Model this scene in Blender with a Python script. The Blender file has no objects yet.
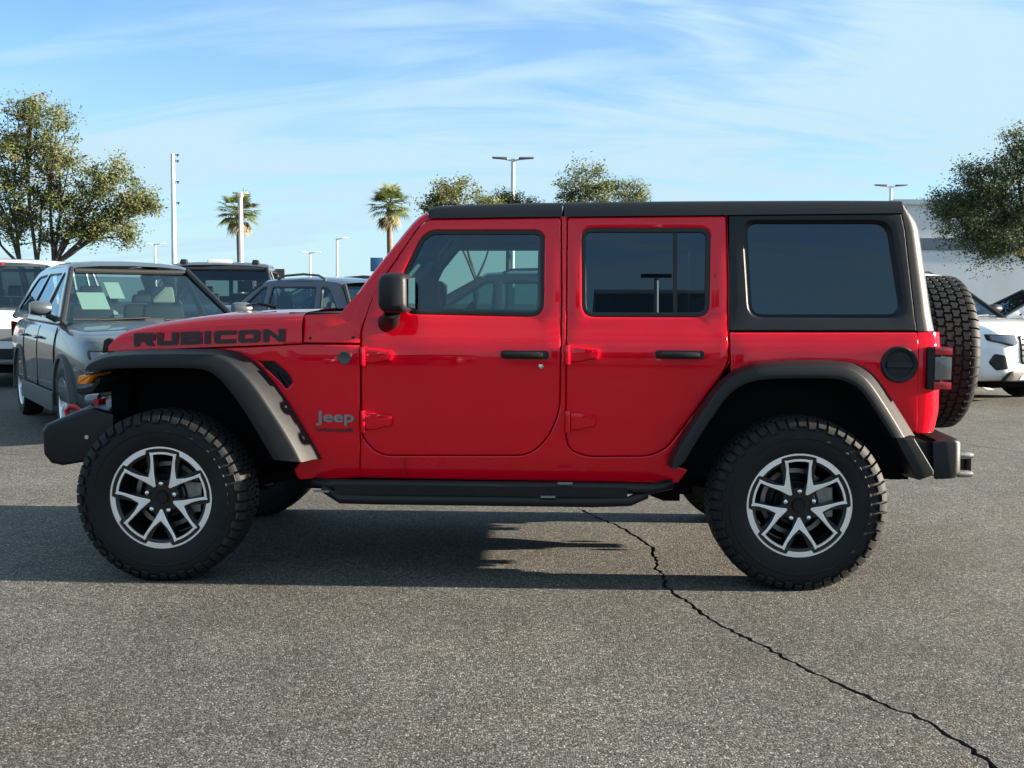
import bpy, math, random
from math import sin, cos, pi, radians, atan, tan, sqrt
from mathutils import Vector, Matrix, geometry, noise

SC = bpy.context.scene
COL = SC.collection

# ------------------------------------------------------------------ camera
FPX, HOR, ROLL, CAMZ = 1100.0, 303.0, 0.0065, 1.335     # focal length in px, horizon row, roll, eye height
PITCH = atan((384 - HOR) / FPX)
_f = Vector((0, cos(PITCH), -sin(PITCH))); _u = Vector((0, sin(PITCH), cos(PITCH))); _r = Vector((1, 0, 0))
CR = _r * cos(ROLL) + _u * sin(ROLL); CU = -_r * sin(ROLL) + _u * cos(ROLL); CF = _f
CP = Vector((0, 0, CAMZ))
cd = bpy.data.cameras.new('camera'); cam = bpy.data.objects.new('camera', cd); COL.objects.link(cam)
cd.sensor_width = 36; cd.lens = FPX / 1024 * 36; cd.clip_start = 0.05; cd.clip_end = 3000
M3 = Matrix((CR, CU, -CF)).transposed()
cam.matrix_world = Matrix.Translation(CP) @ M3.to_4x4()
SC.camera = cam

# ------------------------------------------------------------------ world, sun, exposure
SKY_ROT, SKY_LOC = -12, (2.2, 0.1, 0)
SUN_EL, SUN_AZ = 13.0, -1.5          # degrees; azimuth counted from +X towards +Y
W = bpy.data.worlds.new('World'); SC.world = W; W.use_nodes = True
nt = W.node_tree; nt.nodes.clear()
def wn(t): return nt.nodes.new(t)
out = wn('ShaderNodeOutputWorld'); bg = wn('ShaderNodeBackground'); sky = wn('ShaderNodeTexSky')
sky.sky_type = 'NISHITA'; sky.sun_disc = False
sky.sun_elevation = radians(SUN_EL); sky.sun_rotation = radians(90 - SUN_AZ)
sky.air_density = 1.0; sky.dust_density = 0.25; sky.ozone_density = 2.0; sky.altitude = 300
bg.inputs['Strength'].default_value = 0.052
tc = wn('ShaderNodeTexCoord')
sep = wn('ShaderNodeSeparateXYZ'); nt.links.new(tc.outputs['Generated'], sep.inputs[0])
# thin cirrus: project the view direction on a high flat layer and stretch the noise along it
zz = wn('ShaderNodeMath'); zz.operation = 'ADD'; zz.inputs[1].default_value = 0.45; nt.links.new(sep.outputs['Z'], zz.inputs[0])
zm = wn('ShaderNodeMath'); zm.operation = 'MAXIMUM'; zm.inputs[1].default_value = 0.05; nt.links.new(zz.outputs[0], zm.inputs[0])
dx = wn('ShaderNodeMath'); dx.operation = 'DIVIDE'; nt.links.new(sep.outputs['X'], dx.inputs[0]); nt.links.new(zm.outputs[0], dx.inputs[1])
dy = wn('ShaderNodeMath'); dy.operation = 'DIVIDE'; nt.links.new(sep.outputs['Y'], dy.inputs[0]); nt.links.new(zm.outputs[0], dy.inputs[1])
cmb = wn('ShaderNodeCombineXYZ'); nt.links.new(dx.outputs[0], cmb.inputs[0]); nt.links.new(dy.outputs[0], cmb.inputs[1])
def cloud(scale, rot, loc, noise_scale, detail, rough, dist, lo, hi):
    m = wn('ShaderNodeMapping'); m.inputs['Scale'].default_value = scale; m.inputs['Rotation'].default_value = (0, 0, radians(rot)); m.inputs['Location'].default_value = loc
    nt.links.new(cmb.outputs[0], m.inputs[0])
    q = wn('ShaderNodeTexNoise'); q.inputs['Scale'].default_value = noise_scale; q.inputs['Detail'].default_value = detail; q.inputs['Roughness'].default_value = rough; q.inputs['Distortion'].default_value = dist
    nt.links.new(m.outputs[0], q.inputs['Vector'])
    r = wn('ShaderNodeMapRange'); r.interpolation_type = 'SMOOTHSTEP'; r.inputs['From Min'].default_value = lo; r.inputs['From Max'].default_value = hi; nt.links.new(q.outputs['Fac'], r.inputs['Value'])
    return r.outputs[0]
c_big = cloud((1.1, 2.6, 1), SKY_ROT, SKY_LOC, 1.0, 4, .55, .5, .24, .58)          # broad veils
c_fine = cloud((1.5, 8.0, 1), SKY_ROT, (3.1, 1.7, 0), 1.0, 10, .60, .9, .36, .64)    # combed streaks
c_mul = wn('ShaderNodeMath'); c_mul.operation = 'MULTIPLY_ADD'; nt.links.new(c_big, c_mul.inputs[0]); nt.links.new(c_fine, c_mul.inputs[1])
c_bs = wn('ShaderNodeMath'); c_bs.operation = 'MULTIPLY'; c_bs.inputs[1].default_value = .40; nt.links.new(c_big, c_bs.inputs[0]); nt.links.new(c_bs.outputs[0], c_mul.inputs[2])
# pale haze band just over the horizon
hz = wn('ShaderNodeMapRange'); hz.inputs['From Min'].default_value = 0.0; hz.inputs['From Max'].default_value = 0.26; hz.inputs['To Min'].default_value = 0.85; hz.inputs['To Max'].default_value = 0.0
nt.links.new(sep.outputs['Z'], hz.inputs['Value'])
cm = wn('ShaderNodeMath'); cm.operation = 'MULTIPLY'; cm.inputs[1].default_value = 0.98; nt.links.new(c_mul.outputs[0], cm.inputs[0])
ad = wn('ShaderNodeMath'); ad.operation = 'MAXIMUM'; nt.links.new(cm.outputs[0], ad.inputs[0]); nt.links.new(hz.outputs[0], ad.inputs[1])
mx = wn('ShaderNodeMix'); mx.data_type = 'RGBA'; nt.links.new(ad.outputs[0], mx.inputs['Factor'])
tint = wn('ShaderNodeVectorMath'); tint.operation = 'MULTIPLY'; tint.inputs[1].default_value = (0.66, 0.88, 1.15); nt.links.new(sky.outputs[0], tint.inputs[0])
nt.links.new(tint.outputs[0], mx.inputs[6]); mx.inputs[7].default_value = (2.30, 3.25, 3.80, 1)
CLOUD = mx
nt.links.new(mx.outputs[2], bg.inputs['Color']); nt.links.new(bg.outputs[0], out.inputs[0])

sl = bpy.data.lights.new('sun', 'SUN'); sun = bpy.data.objects.new('sun', sl); COL.objects.link(sun)
sl.energy = 5.0; sl.angle = radians(0.5); sl.color = (1.0, 0.87, 0.69)
sd = Vector((cos(radians(SUN_AZ)) * cos(radians(SUN_EL)), sin(radians(SUN_AZ)) * cos(radians(SUN_EL)), sin(radians(SUN_EL))))
sun.rotation_euler = sd.to_track_quat('Z', 'Y').to_euler(); sun.location = (30, 10, 20)
SC.view_settings.view_transform = 'Standard'; SC.view_settings.look = 'None'; SC.view_settings.gamma = 1
SC.view_settings.use_curve_mapping = False
SC.view_settings.exposure = 2.3

# ------------------------------------------------------------------ materials
def mat(name, col, rough=0.5, metal=0.0, coat=0.0, spec=0.5, bump=None, var=None, emis=None, coat_rough=0.03, alpha=None):
    """Principled material; var=(scale, amount) mottles the colour, bump=(scale, strength) roughens the surface."""
    m = bpy.data.materials.new(name); m.use_nodes = True
    n = m.node_tree.nodes; l = m.node_tree.links; b = n['Principled BSDF']
    b.inputs['Base Color'].default_value = (*col, 1); b.inputs['Roughness'].default_value = rough
    b.inputs['Metallic'].default_value = metal; b.inputs['Coat Weight'].default_value = coat
    b.inputs['Coat Roughness'].default_value = coat_rough; b.inputs['Specular IOR Level'].default_value = spec
    tcn = n.new('ShaderNodeTexCoord')
    if var:
        t = n.new('ShaderNodeTexNoise'); t.inputs['Scale'].default_value = var[0]; t.inputs['Detail'].default_value = 5
        l.new(tcn.outputs['Object'], t.inputs['Vector'])
        mr = n.new('ShaderNodeMapRange'); mr.inputs['From Min'].default_value = .3; mr.inputs['From Max'].default_value = .7
        mr.inputs['To Min'].default_value = 1 - var[1]; mr.inputs['To Max'].default_value = 1 + var[1]
        l.new(t.outputs['Fac'], mr.inputs['Value'])
        vm = n.new('ShaderNodeVectorMath'); vm.operation = 'SCALE'; vm.inputs[0].default_value = col
        l.new(mr.outputs[0], vm.inputs['Scale']); l.new(vm.outputs[0], b.inputs['Base Color'])
        r2 = n.new('ShaderNodeMapRange'); r2.inputs['To Min'].default_value = max(0, rough - .06); r2.inputs['To Max'].default_value = min(1, rough + .06)
        l.new(t.outputs['Fac'], r2.inputs['Value']); l.new(r2.outputs[0], b.inputs['Roughness'])
    if bump:
        t = n.new('ShaderNodeTexNoise'); t.inputs['Scale'].default_value = bump[0]; t.inputs['Detail'].default_value = 4
        l.new(tcn.outputs['Object'], t.inputs['Vector'])
        bp = n.new('ShaderNodeBump'); bp.inputs['Strength'].default_value = bump[1]; bp.inputs['Distance'].default_value = .004
        l.new(t.outputs['Fac'], bp.inputs['Height']); l.new(bp.outputs[0], b.inputs['Normal'])
    if emis:
        b.inputs['Emission Color'].default_value = (*emis[0], 1); b.inputs['Emission Strength'].default_value = emis[1]
    return m

def glass(name, tint, ior=1.5, rough=0.0):
    """Thin sheet glass: tinted see-through plus a Fresnel mirror."""
    m = bpy.data.materials.new(name); m.use_nodes = True
    n = m.node_tree.nodes; l = m.node_tree.links; n.clear()
    o = n.new('ShaderNodeOutputMaterial'); t = n.new('ShaderNodeBsdfTransparent'); g = n.new('ShaderNodeBsdfGlossy')
    t.inputs[0].default_value = (*tint, 1); g.inputs['Roughness'].default_value = rough; g.inputs['Color'].default_value = (.62, .82, 1.0, 1)  # mirror colour tinted blue to put deep sky blue into the reflections
    lw = n.new('ShaderNodeLayerWeight'); lw.inputs['Blend'].default_value = .5      # facing: 1 - |cos|, same from both sides
    pw = n.new('ShaderNodeMath'); pw.operation = 'POWER'; pw.inputs[1].default_value = 5
    l.new(lw.outputs['Facing'], pw.inputs[0])
    mu = n.new('ShaderNodeMapRange'); f0 = ((ior - 1) / (ior + 1)) ** 2 * 1.8           # both faces of the pane
    mu.inputs['To Min'].default_value = f0; mu.inputs['To Max'].default_value = 1.0
    l.new(pw.outputs[0], mu.inputs['Value'])
    x = n.new('ShaderNodeMixShader'); l.new(mu.outputs[0], x.inputs[0]); l.new(t.outputs[0], x.inputs[1]); l.new(g.outputs[0], x.inputs[2])
    l.new(x.outputs[0], o.inputs[0]); return m

M = {}
M['red'] = mat('red_paint', (.68, .001, .014), .35, coat=.88, spec=.0, bump=(1.7, .9))
M['black_plastic'] = mat('textured_black_plastic', (.0075, .0088, .0112), .48, spec=.33, bump=(420, .25), var=(14, .15))
M['hardtop'] = mat('hardtop_black', (.0085, .0105, .0150), .46, spec=.33, bump=(500, .15), var=(6, .08))
M['satin'] = mat('satin_black_steel', (.005, .0055, .0065), .42, spec=.35, var=(12, .2))
M['dark'] = mat('dark_underbody', (.004, .004, .0045), .85, spec=.08, var=(10, .3))
M['seal'] = mat('rubber_seal', (.008, .008, .009), .55)
M['rubber'] = mat('tyre_rubber', (.0065, .0072, .0085), .66, spec=.3, bump=(160, .25), var=(5, .45))
M['alloy'] = mat('machined_alloy', (.95, .95, .96), .42, metal=1.0)
M['gloss_black'] = mat('gloss_black_alloy', (.004, .004, .0045), .38)
M['chrome'] = mat('chrome', (.75, .76, .78), .12, metal=1.0)
M['steel'] = mat('brake_steel', (.30, .29, .28), .45, metal=.9, var=(40, .2))
M['interior'] = mat('interior_black', (.010, .010, .011), .6, var=(30, .2))
M['decal'] = mat('decal_black', (.018, .015, .016), .45)
M['decal_edge'] = mat('decal_dark_red', (.12, .004, .008), .4)
M['badge'] = mat('badge_grey', (.22, .225, .23), .40, metal=.4)
M['hook'] = mat('tow_hook_red', (.50, .01, .015), .4)
M['amber'] = mat('amber_lens', (.75, .22, .02), .15, coat=.8)
M['red_lens'] = mat('red_lens', (.42, .008, .018), .12, coat=1.0)
M['lamp_glass'] = mat('lamp_glass', (.12, .14, .17), .10, coat=1.0)
M['badge_dark'] = mat('badge_dark', (.05, .055, .06), .4)
M['smoke_lens'] = mat('smoked_lens', (.12, .115, .105), .18, coat=1.0)
M['clear_lens'] = mat('clear_lens', (.55, .56, .55), .18, coat=1.0)
M['front_glass'] = glass('front_glass', (.50, .63, .58))
M['privacy_glass'] = glass('privacy_glass', (.022, .026, .03))
M['car_glass'] = glass('car_glass', (.36, .46, .44))
M['dark_glass'] = glass('dark_car_glass', (.10, .12, .13))
M['mirror'] = mat('mirror_glass', (.8, .82, .84), .02, metal=1.0)

# ------------------------------------------------------------------ object helpers
def link(o, parent=None):
    COL.objects.link(o)
    if parent is not None: o.parent = parent
    return o
def thing(name, label, cat, loc=(0, 0, 0), rz=0, group=None):
    o = bpy.data.objects.new(name, None); o.empty_display_size = .2
    o.location = loc; o.rotation_euler = (0, 0, rz); o['label'] = label; o['category'] = cat
    if group: o['group'] = group
    return link(o)
def tag(o, label, cat, group=None):
    o['label'] = label; o['category'] = cat
    if group: o['group'] = group
    return o
def dup_tree(o, parent=None):
    c = o.copy(); COL.objects.link(c); c.parent = parent
    for ch in o.children: dup_tree(ch, c)
    return c

class MB:
    """collects vertices and faces, then links them as one mesh object"""
    def __init__(s): s.v = []; s.f = []; s.m = []; s.cm = 0
    def add(s, vs, fs, mi=None):
        b = len(s.v); s.v += [tuple(p) for p in vs]; s.f += [tuple(i + b for i in f) for f in fs]
        s.m += [s.cm if mi is None else mi] * len(fs); return b
    def quad(s, a, b, c, d): s.add([a, b, c, d], [(0, 1, 2, 3)])
    def box(s, x0, x1, y0, y1, z0, z1, tw=0.0, mt=None):
        """box; tw narrows the top"""
        vs = [(x0, y0, z0), (x1, y0, z0), (x1, y1, z0), (x0, y1, z0), (x0 + tw, y0 + tw, z1), (x1 - tw, y0 + tw, z1), (x1 - tw, y1 - tw, z1), (x0 + tw, y1 - tw, z1)]
        if mt is not None: vs = [mt @ Vector(p) for p in vs]
        s.add(vs, [(3, 2, 1, 0), (4, 5, 6, 7), (0, 1, 5, 4), (1, 2, 6, 5), (2, 3, 7, 6), (3, 0, 4, 7)])
    def tube(s, pts, rad, n=10, cap=True):
        pts = [Vector(p) for p in pts]; rad = rad if isinstance(rad, (list, tuple)) else [rad] * len(pts)
        vs = []; fs = []; pr = None
        for i, p in enumerate(pts):
            t = (pts[min(i + 1, len(pts) - 1)] - pts[max(i - 1, 0)]).normalized()
            if pr is None:
                a = Vector((0, 0, 1)) if abs(t.z) < .9 else Vector((1, 0, 0)); pr = (a - t * a.dot(t)).normalized()
            else: pr = (pr - t * pr.dot(t)).normalized()
            q = t.cross(pr)
            for k in range(n):
                an = 2 * pi * k / n; vs.append(p + (pr * cos(an) + q * sin(an)) * rad[i])
        for i in range(len(pts) - 1):
            for k in range(n):
                k2 = (k + 1) % n; fs.append((i * n + k, i * n + k2, (i + 1) * n + k2, (i + 1) * n + k))
        if cap: fs.append(tuple(range(n - 1, -1, -1))); fs.append(tuple((len(pts) - 1) * n + k for k in range(n)))
        s.add(vs, fs)
    def lathe(s, prof, n=48, axis='y', c=(0, 0, 0), close=False):
        """prof: list of (radius, along axis)"""
        vs = []; fs = []; m = len(prof)
        for k in range(n):
            a = 2 * pi * k / n
            for r, h in prof:
                if axis == 'y': vs.append((c[0] + r * cos(a), c[1] + h, c[2] + r * sin(a)))
                elif axis == 'z': vs.append((c[0] + r * cos(a), c[1] + r * sin(a), c[2] + h))
                else: vs.append((c[0] + h, c[1] + r * cos(a), c[2] + r * sin(a)))
        for k in range(n):
            k2 = (k + 1) % n
            for i in range(m if close else m - 1):
                j = (i + 1) % m
                fs.append((k * m + i, k2 * m + i, k2 * m + j, k * m + j))
        s.add(vs, fs)
    def prism(s, poly, a0, a1, axis='y', inset=0.0):
        """extrude a 2-D polygon along an axis; poly in the other two axes (x,z for y; y,z for x; x,y for z)"""
        n = len(poly)
        def P(p, a):
            return (p[0], a, p[1]) if axis == 'y' else ((a, p[0], p[1]) if axis == 'x' else (p[0], p[1], a))
        q = offset_poly(poly, inset) if inset else poly
        vs = [P(p, a0) for p in poly] + [P(p, a1) for p in q]
        s.add(vs, [tuple(range(n)), tuple(range(2 * n - 1, n - 1, -1))] + [(i, (i + 1) % n, n + (i + 1) % n, n + i) for i in range(n)])
    def loft(s, rings, closed=True, caps=True):
        n = len(rings[0]); vs = [p for r in rings for p in r]; fs = []
        for i in range(len(rings) - 1):
            for k in range(n if closed else n - 1):
                k2 = (k + 1) % n; fs.append((i * n + k, i * n + k2, (i + 1) * n + k2, (i + 1) * n + k))
        if caps and closed: fs.append(tuple(range(n - 1, -1, -1))); fs.append(tuple((len(rings) - 1) * n + k for k in range(n)))
        s.add(vs, fs)
    def build(s, name, mats, parent=None, smooth=True, angle=35, fix=True, bevel=None, xf=None):
        me = bpy.data.meshes.new(name); me.from_pydata(s.v, [], s.f); me.update()
        mats = mats if isinstance(mats, (list, tuple)) else [mats]
        for m in mats: me.materials.append(m)
        me.polygons.foreach_set('material_index', s.m)
        if fix:
            import bmesh
            bm = bmesh.new(); bm.from_mesh(me); bmesh.ops.recalc_face_normals(bm, faces=bm.faces[:])
            if bevel:
                eg = [e for e in bm.edges if len(e.link_faces) == 2 and e.calc_face_angle(0) > radians(30)]
                bmesh.ops.bevel(bm, geom=eg, offset=bevel, segments=3, profile=.6, affect='EDGES', clamp_overlap=True)
            bm.to_mesh(me); bm.free()
        if smooth:
            me.polygons.foreach_set('use_smooth', [True] * len(me.polygons))
            me.set_sharp_from_angle(angle=radians(angle))
        o = bpy.data.objects.new(name, me)
        if xf is not None: o.matrix_local = xf
        return link(o, parent)

def area2(p): return sum(p[i][0] * p[(i + 1) % len(p)][1] - p[(i + 1) % len(p)][0] * p[i][1] for i in range(len(p))) / 2
def offset_poly(p, d):
    """move a polygon's edges inward by d"""
    n = len(p); sg = 1 if area2(p) > 0 else -1; r = []
    for i in range(n):
        a = Vector(p[i - 1]); b = Vector(p[i]); c = Vector(p[(i + 1) % n])
        e1 = (b - a).normalized(); e2 = (c - b).normalized()
        n1 = Vector((-e1.y, e1.x)) * sg; n2 = Vector((-e2.y, e2.x)) * sg
        m = n1 + n2
        if m.length < 1e-6: m = n1
        m.normalize(); k = d / max(.45, m.dot(n1)); r.append(tuple(b + m * k))
    return r
def inside(p, poly):
    x, y = p; c = False; n = len(poly); j = n - 1
    for i in range(n):
        xi, yi = poly[i]; xj, yj = poly[j]
        if (yi > y) != (yj > y) and x < (xj - xi) * (y - yi) / (yj - yi) + xi: c = not c
        j = i
    return c
def segdist(p, poly):
    d = 9e9; n = len(poly)
    for i in range(n):
        ax, ay = poly[i]; bx, by = poly[(i + 1) % n]; ex, ey = bx - ax, by - ay; L = ex * ex + ey * ey
        t = 0 if L == 0 else max(0, min(1, ((p[0] - ax) * ex + (p[1] - ay) * ey) / L))
        d = min(d, (p[0] - ax - t * ex) ** 2 + (p[1] - ay - t * ey) ** 2)
    return sqrt(d)
def rounded(pts, seg=5):
    """pts: (x, y) or (x, y, corner radius)"""
    r = []; n = len(pts)
    for i, p in enumerate(pts):
        if len(p) < 3 or p[2] <= 0: r.append((p[0], p[1])); continue
        b = Vector(p[:2]); a = Vector(pts[i - 1][:2]); c = Vector(pts[(i + 1) % n][:2])
        e1 = a - b; e2 = c - b; d = min(p[2], e1.length * .48, e2.length * .48)
        s0 = b + e1.normalized() * d; s1 = b + e2.normalized() * d
        for k in range(seg + 1):
            t = k / seg; r.append(tuple(s0 * (1 - t) ** 2 + b * 2 * t * (1 - t) + s1 * t * t))
    return r
def dens(pts, step):
    r = []; n = len(pts)
    for i in range(n):
        a = Vector(pts[i]); b = Vector(pts[(i + 1) % n]); k = max(1, int((b - a).length / step))
        for j in range(k): r.append(tuple(a.lerp(b, j / k)))
    return r
def spline(pts, k=5):
    """open Catmull-Rom curve through 2-D or 3-D points"""
    P = [Vector(p) for p in pts]; P = [P[0] * 2 - P[1]] + P + [P[-1] * 2 - P[-2]]; r = []
    for i in range(1, len(P) - 2):
        for j in range(k):
            t = j / k; a, b, c, d = P[i - 1], P[i], P[i + 1], P[i + 2]
            r.append(.5 * ((2 * b) + (c - a) * t + (2 * a - 5 * b + 4 * c - d) * t * t + (3 * b - a - 3 * c + d) * t ** 3))
    r.append(P[-2]); return [tuple(p) for p in r]
def sheet(mb, outline, holes, surf, thick=.03, er=.004, grid=.06, hole_skirt=True, dep=0.0):
    """a curved panel over the 2-D outline (with holes): surf(x, z, depth) gives the 3-D point, depth counts inward"""
    loops = [(dens(outline, grid), False)] + [(dens(h, grid), True) for h in holes]
    pts = []; dp = []; cons = []; outer_idx = []
    for lp, hole in loops:
        for off, d in ((0, er), (er, er * .12), (er * 2.4, 0)):
            q = offset_poly(lp, -off if hole else off) if off else lp
            b = len(pts); pts += q; dp += [d] * len(q); cons += [(b + i, b + (i + 1) % len(q)) for i in range(len(q))]
            if off == 0: outer_idx.append(list(range(b, b + len(q))))
    xs = [p[0] for p in outline]; zs = [p[1] for p in outline]
    L0 = loops[0][0]; HL = [l for l, h in loops if h]
    x = min(xs) + grid / 2
    while x < max(xs):
        z = min(zs) + grid / 2
        while z < max(zs):
            if inside((x, z), L0) and segdist((x, z), L0) > er * 2.4 + grid * .35 and all(not inside((x, z), h) and segdist((x, z), h) > er * 2.4 + grid * .35 for h in HL):
                pts.append((x, z)); dp.append(0)
            z += grid
        x += grid
    V2, E2, F2, ov, oe, of = geometry.delaunay_2d_cdt([Vector(p) for p in pts], cons, [], 0, 1e-6)
    nd = [min(dp[i] for i in o) if o else 0 for o in ov]
    vs = [surf(p.x, p.y, nd[i] + dep) for i, p in enumerate(V2)]
    fs = []
    for f in F2:
        c = (sum(V2[i].x for i in f) / 3, sum(V2[i].y for i in f) / 3)
        if inside(c, L0) and not any(inside(c, h) for h in HL): fs.append(tuple(f))
    mb.add(vs, fs)
    for idx in outer_idx:
        n = len(idx); P = [pts[i] for i in idx]
        vs = [surf(p[0], p[1], er + dep) for p in P] + [surf(p[0], p[1], thick + dep) for p in P]
        mb.add(vs, [(i, (i + 1) % n, n + (i + 1) % n, n + i) for i in range(n)])

# ------------------------------------------------------------------ ground: one asphalt sheet with real cracks cut into it
def gp(px, py, z=0.0):
    d = CF + CR * (px - 512) / FPX - CU * (py - 384) / FPX; P = CP + d * ((z - CP.z) / d.z); return (P.x, P.y)
def at(px, py, Y):
    """the point a sight line reaches at distance Y in front of the camera"""
    d = CF + CR * (px - 512) / FPX - CU * (py - 384) / FPX; return CP + d * (Y / d.y)
def asphalt():
    m = bpy.data.materials.new('asphalt'); m.use_nodes = True
    n = m.node_tree.nodes; l = m.node_tree.links; b = n['Principled BSDF']
    tcn = n.new('ShaderNodeTexCoord')
    def N(sc, det=3, ro=.5):
        t = n.new('ShaderNodeTexNoise'); t.inputs['Scale'].default_value = sc; t.inputs['Detail'].default_value = det; t.inputs['Roughness'].default_value = ro
        l.new(tcn.outputs['Object'], t.inputs['Vector']); return t
    v = n.new('ShaderNodeTexVoronoi'); v.inputs['Scale'].default_value = 140; v.inputs['Randomness'].default_value = 1; l.new(tcn.outputs['Object'], v.inputs['Vector'])
    hs = n.new('ShaderNodeSeparateColor'); l.new(v.outputs['Color'], hs.inputs[0])
    r = n.new('ShaderNodeValToRGB'); e = r.color_ramp.elements
    e[0].position = 0; e[0].color = (.020, .020, .0195, 1); e[1].position = 1; e[1].color = (.29, .278, .255, 1)
    for p, c in ((.35, (.057, .0552, .0510, 1)), (.78, (.116, .112, .102, 1)), (.94, (.180, .173, .158, 1))):
        q = e.new(p); q.color = c
    l.new(hs.outputs[0], r.inputs[0])
    big = N(.45, 4, .55); mid = N(3.2, 5, .6)
    mr = n.new('ShaderNodeMapRange'); mr.inputs['From Min'].default_value = .3; mr.inputs['From Max'].default_value = .7; mr.inputs['To Min'].default_value = .74; mr.inputs['To Max'].default_value = 1.22; l.new(big.outputs['Fac'], mr.inputs['Value'])
    m2 = n.new('ShaderNodeMapRange'); m2.inputs['From Min'].default_value = .3; m2.inputs['From Max'].default_value = .7; m2.inputs['To Min'].default_value = .86; m2.inputs['To Max'].default_value = 1.14; l.new(mid.outputs['Fac'], m2.inputs['Value'])
    k = n.new('ShaderNodeMath'); k.operation = 'MULTIPLY'; l.new(mr.outputs[0], k.inputs[0]); l.new(m2.outputs[0], k.inputs[1])
    sc = n.new('ShaderNodeVectorMath'); sc.operation = 'SCALE'; l.new(r.outputs[0], sc.inputs[0]); l.new(k.outputs[0], sc.inputs['Scale'])
    # brownish stains of the binder
    st = N(1.1, 6, .65); sr = n.new('ShaderNodeMapRange'); sr.inputs['From Min'].default_value = .52; sr.inputs['From Max'].default_value = .72; sr.inputs['To Max'].default_value = .55; l.new(st.outputs['Fac'], sr.inputs['Value'])
    mx_ = n.new('ShaderNodeMix'); mx_.data_type = 'RGBA'; mx_.blend_type = 'MULTIPLY'; l.new(sr.outputs[0], mx_.inputs['Factor']); l.new(sc.outputs[0], mx_.inputs[6]); mx_.inputs[7].default_value = (1.0, .86, .70, 1)
    l.new(mx_.outputs[2], b.inputs['Base Color'])
    b.inputs['Roughness'].default_value = .88; b.inputs['Specular IOR Level'].default_value = .3
    ht = n.new('ShaderNodeMath'); ht.operation = 'MULTIPLY_ADD'; l.new(v.outputs['Distance'], ht.inputs[0]); ht.inputs[1].default_value = -1.0; l.new(hs.outputs[1], ht.inputs[2])
    n2 = N(420, 2); h2 = n.new('ShaderNodeMath'); h2.operation = 'MULTIPLY_ADD'; l.new(n2.outputs['Fac'], h2.inputs[0]); h2.inputs[1].default_value = .5; l.new(ht.outputs[0], h2.inputs[2])
    bp = n.new('ShaderNodeBump'); bp.inputs['Strength'].default_value = .85; bp.inputs['Distance'].default_value = .0035; l.new(h2.outputs[0], bp.inputs['Height']); l.new(bp.outputs[0], b.inputs['Normal'])
    return m
M['asphalt'] = asphalt()
M['crack'] = mat('crack_fill', (.012, .011, .010), .95)
def jag(pts, amp, step, rnd):
    r = []
    for a, b in zip(pts, pts[1:]):
        a, b = Vector(a), Vector(b); L = (b - a).length; k = max(1, int(L / step)); nrm = Vector((-(b - a).y, (b - a).x)).normalized()
        for j in range(k): r.append(tuple(a.lerp(b, j / k) + nrm * (rnd.uniform(-amp, amp) if j else 0)))
    r.append(tuple(pts[-1])); return r
rnd = random.Random(11)
main = [gp(*p) for p in ((577, 508), (601, 519), (625, 529), (641, 540), (650, 546), (656, 560), (655, 567), (664, 577), (666, 588), (690, 603), (700, 612), (714, 621), (733, 632), (762, 645), (790, 661), (822, 676), (858, 693), (890, 708), (913, 714), (940, 730), (965, 745), (993, 767), (1018, 790), (1040, 820))]
cracks = [(jag(main, .011, .028, rnd), .021), (jag([gp(*p) for p in ((-20, 540), (8, 536), (30, 530), (52, 528), (76, 519), (95, 514))], .012, .08, rnd), .006),
          (jag([gp(*p) for p in ((955, 441), (975, 446), (1000, 449), (1030, 454), (1100, 462))], .02, .12, rnd), .011), (jag([gp(*p) for p in ((-40, 450), (0, 453.5), (20, 455), (42, 454.5), (60, 457))], .03, .15, rnd), .013),
          (jag([gp(*p) for p in ((577, 508), (570, 502), (556, 498), (540, 492))], .01, .08, rnd), .009)]
pts = []; cons = []; lips = []; cents = []
big = [(-700, -400), (700, -400), (700, 1400), (-700, 1400)]
pts += big; cons += [(0, 1), (1, 2), (2, 3), (3, 0)]
for ci, (c, w) in enumerate(cracks):
    n = len(c); L = []; R = []
    for i, p in enumerate(c):
        a = Vector(c[max(0, i - 1)]); b = Vector(c[min(n - 1, i + 1)]); t = (b - a).normalized(); nr = Vector((-t.y, t.x))
        ww = w * rnd.uniform(.5, 1.2) * (min(1, (i + .15) / 3, (n - 1 - i + .15) / 3)); p = Vector(p)
        L.append(tuple(p + nr * ww * .5)); R.append(tuple(p - nr * ww * .5))
    loop = L + R[::-1]; b0 = len(pts); pts += loop; m = len(loop); cons += [(b0 + i, b0 + (i + 1) % m) for i in range(m)]; lips.append(loop); cents.append((L, R, c))
V2, E2, F2, ov, oe, of = geometry.delaunay_2d_cdt([Vector(p) for p in pts], cons, [], 0, 1e-7)
b = MB()
fs = []
for f in F2:
    c = (sum(V2[i].x for i in f) / 3, sum(V2[i].y for i in f) / 3)
    if not any(inside(c, lp) for lp in lips): fs.append(tuple(f))
b.add([(p.x, p.y, 0) for p in V2], fs)
b.cm = 1
for L, R, c in cents:
    n = len(c); vs = [(p[0], p[1], 0) for p in L] + [(p[0], p[1], -.03) for p in c] + [(p[0], p[1], 0) for p in R]
    b.add(vs, [(i, i + 1, n + i + 1, n + i) for i in range(n - 1)] + [(n + i, n + i + 1, 2 * n + i + 1, 2 * n + i) for i in range(n - 1)])
g = b.build('parking_lot_ground', [M['asphalt'], M['crack']], None, smooth=False, fix=False); g['kind'] = 'structure'
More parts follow.
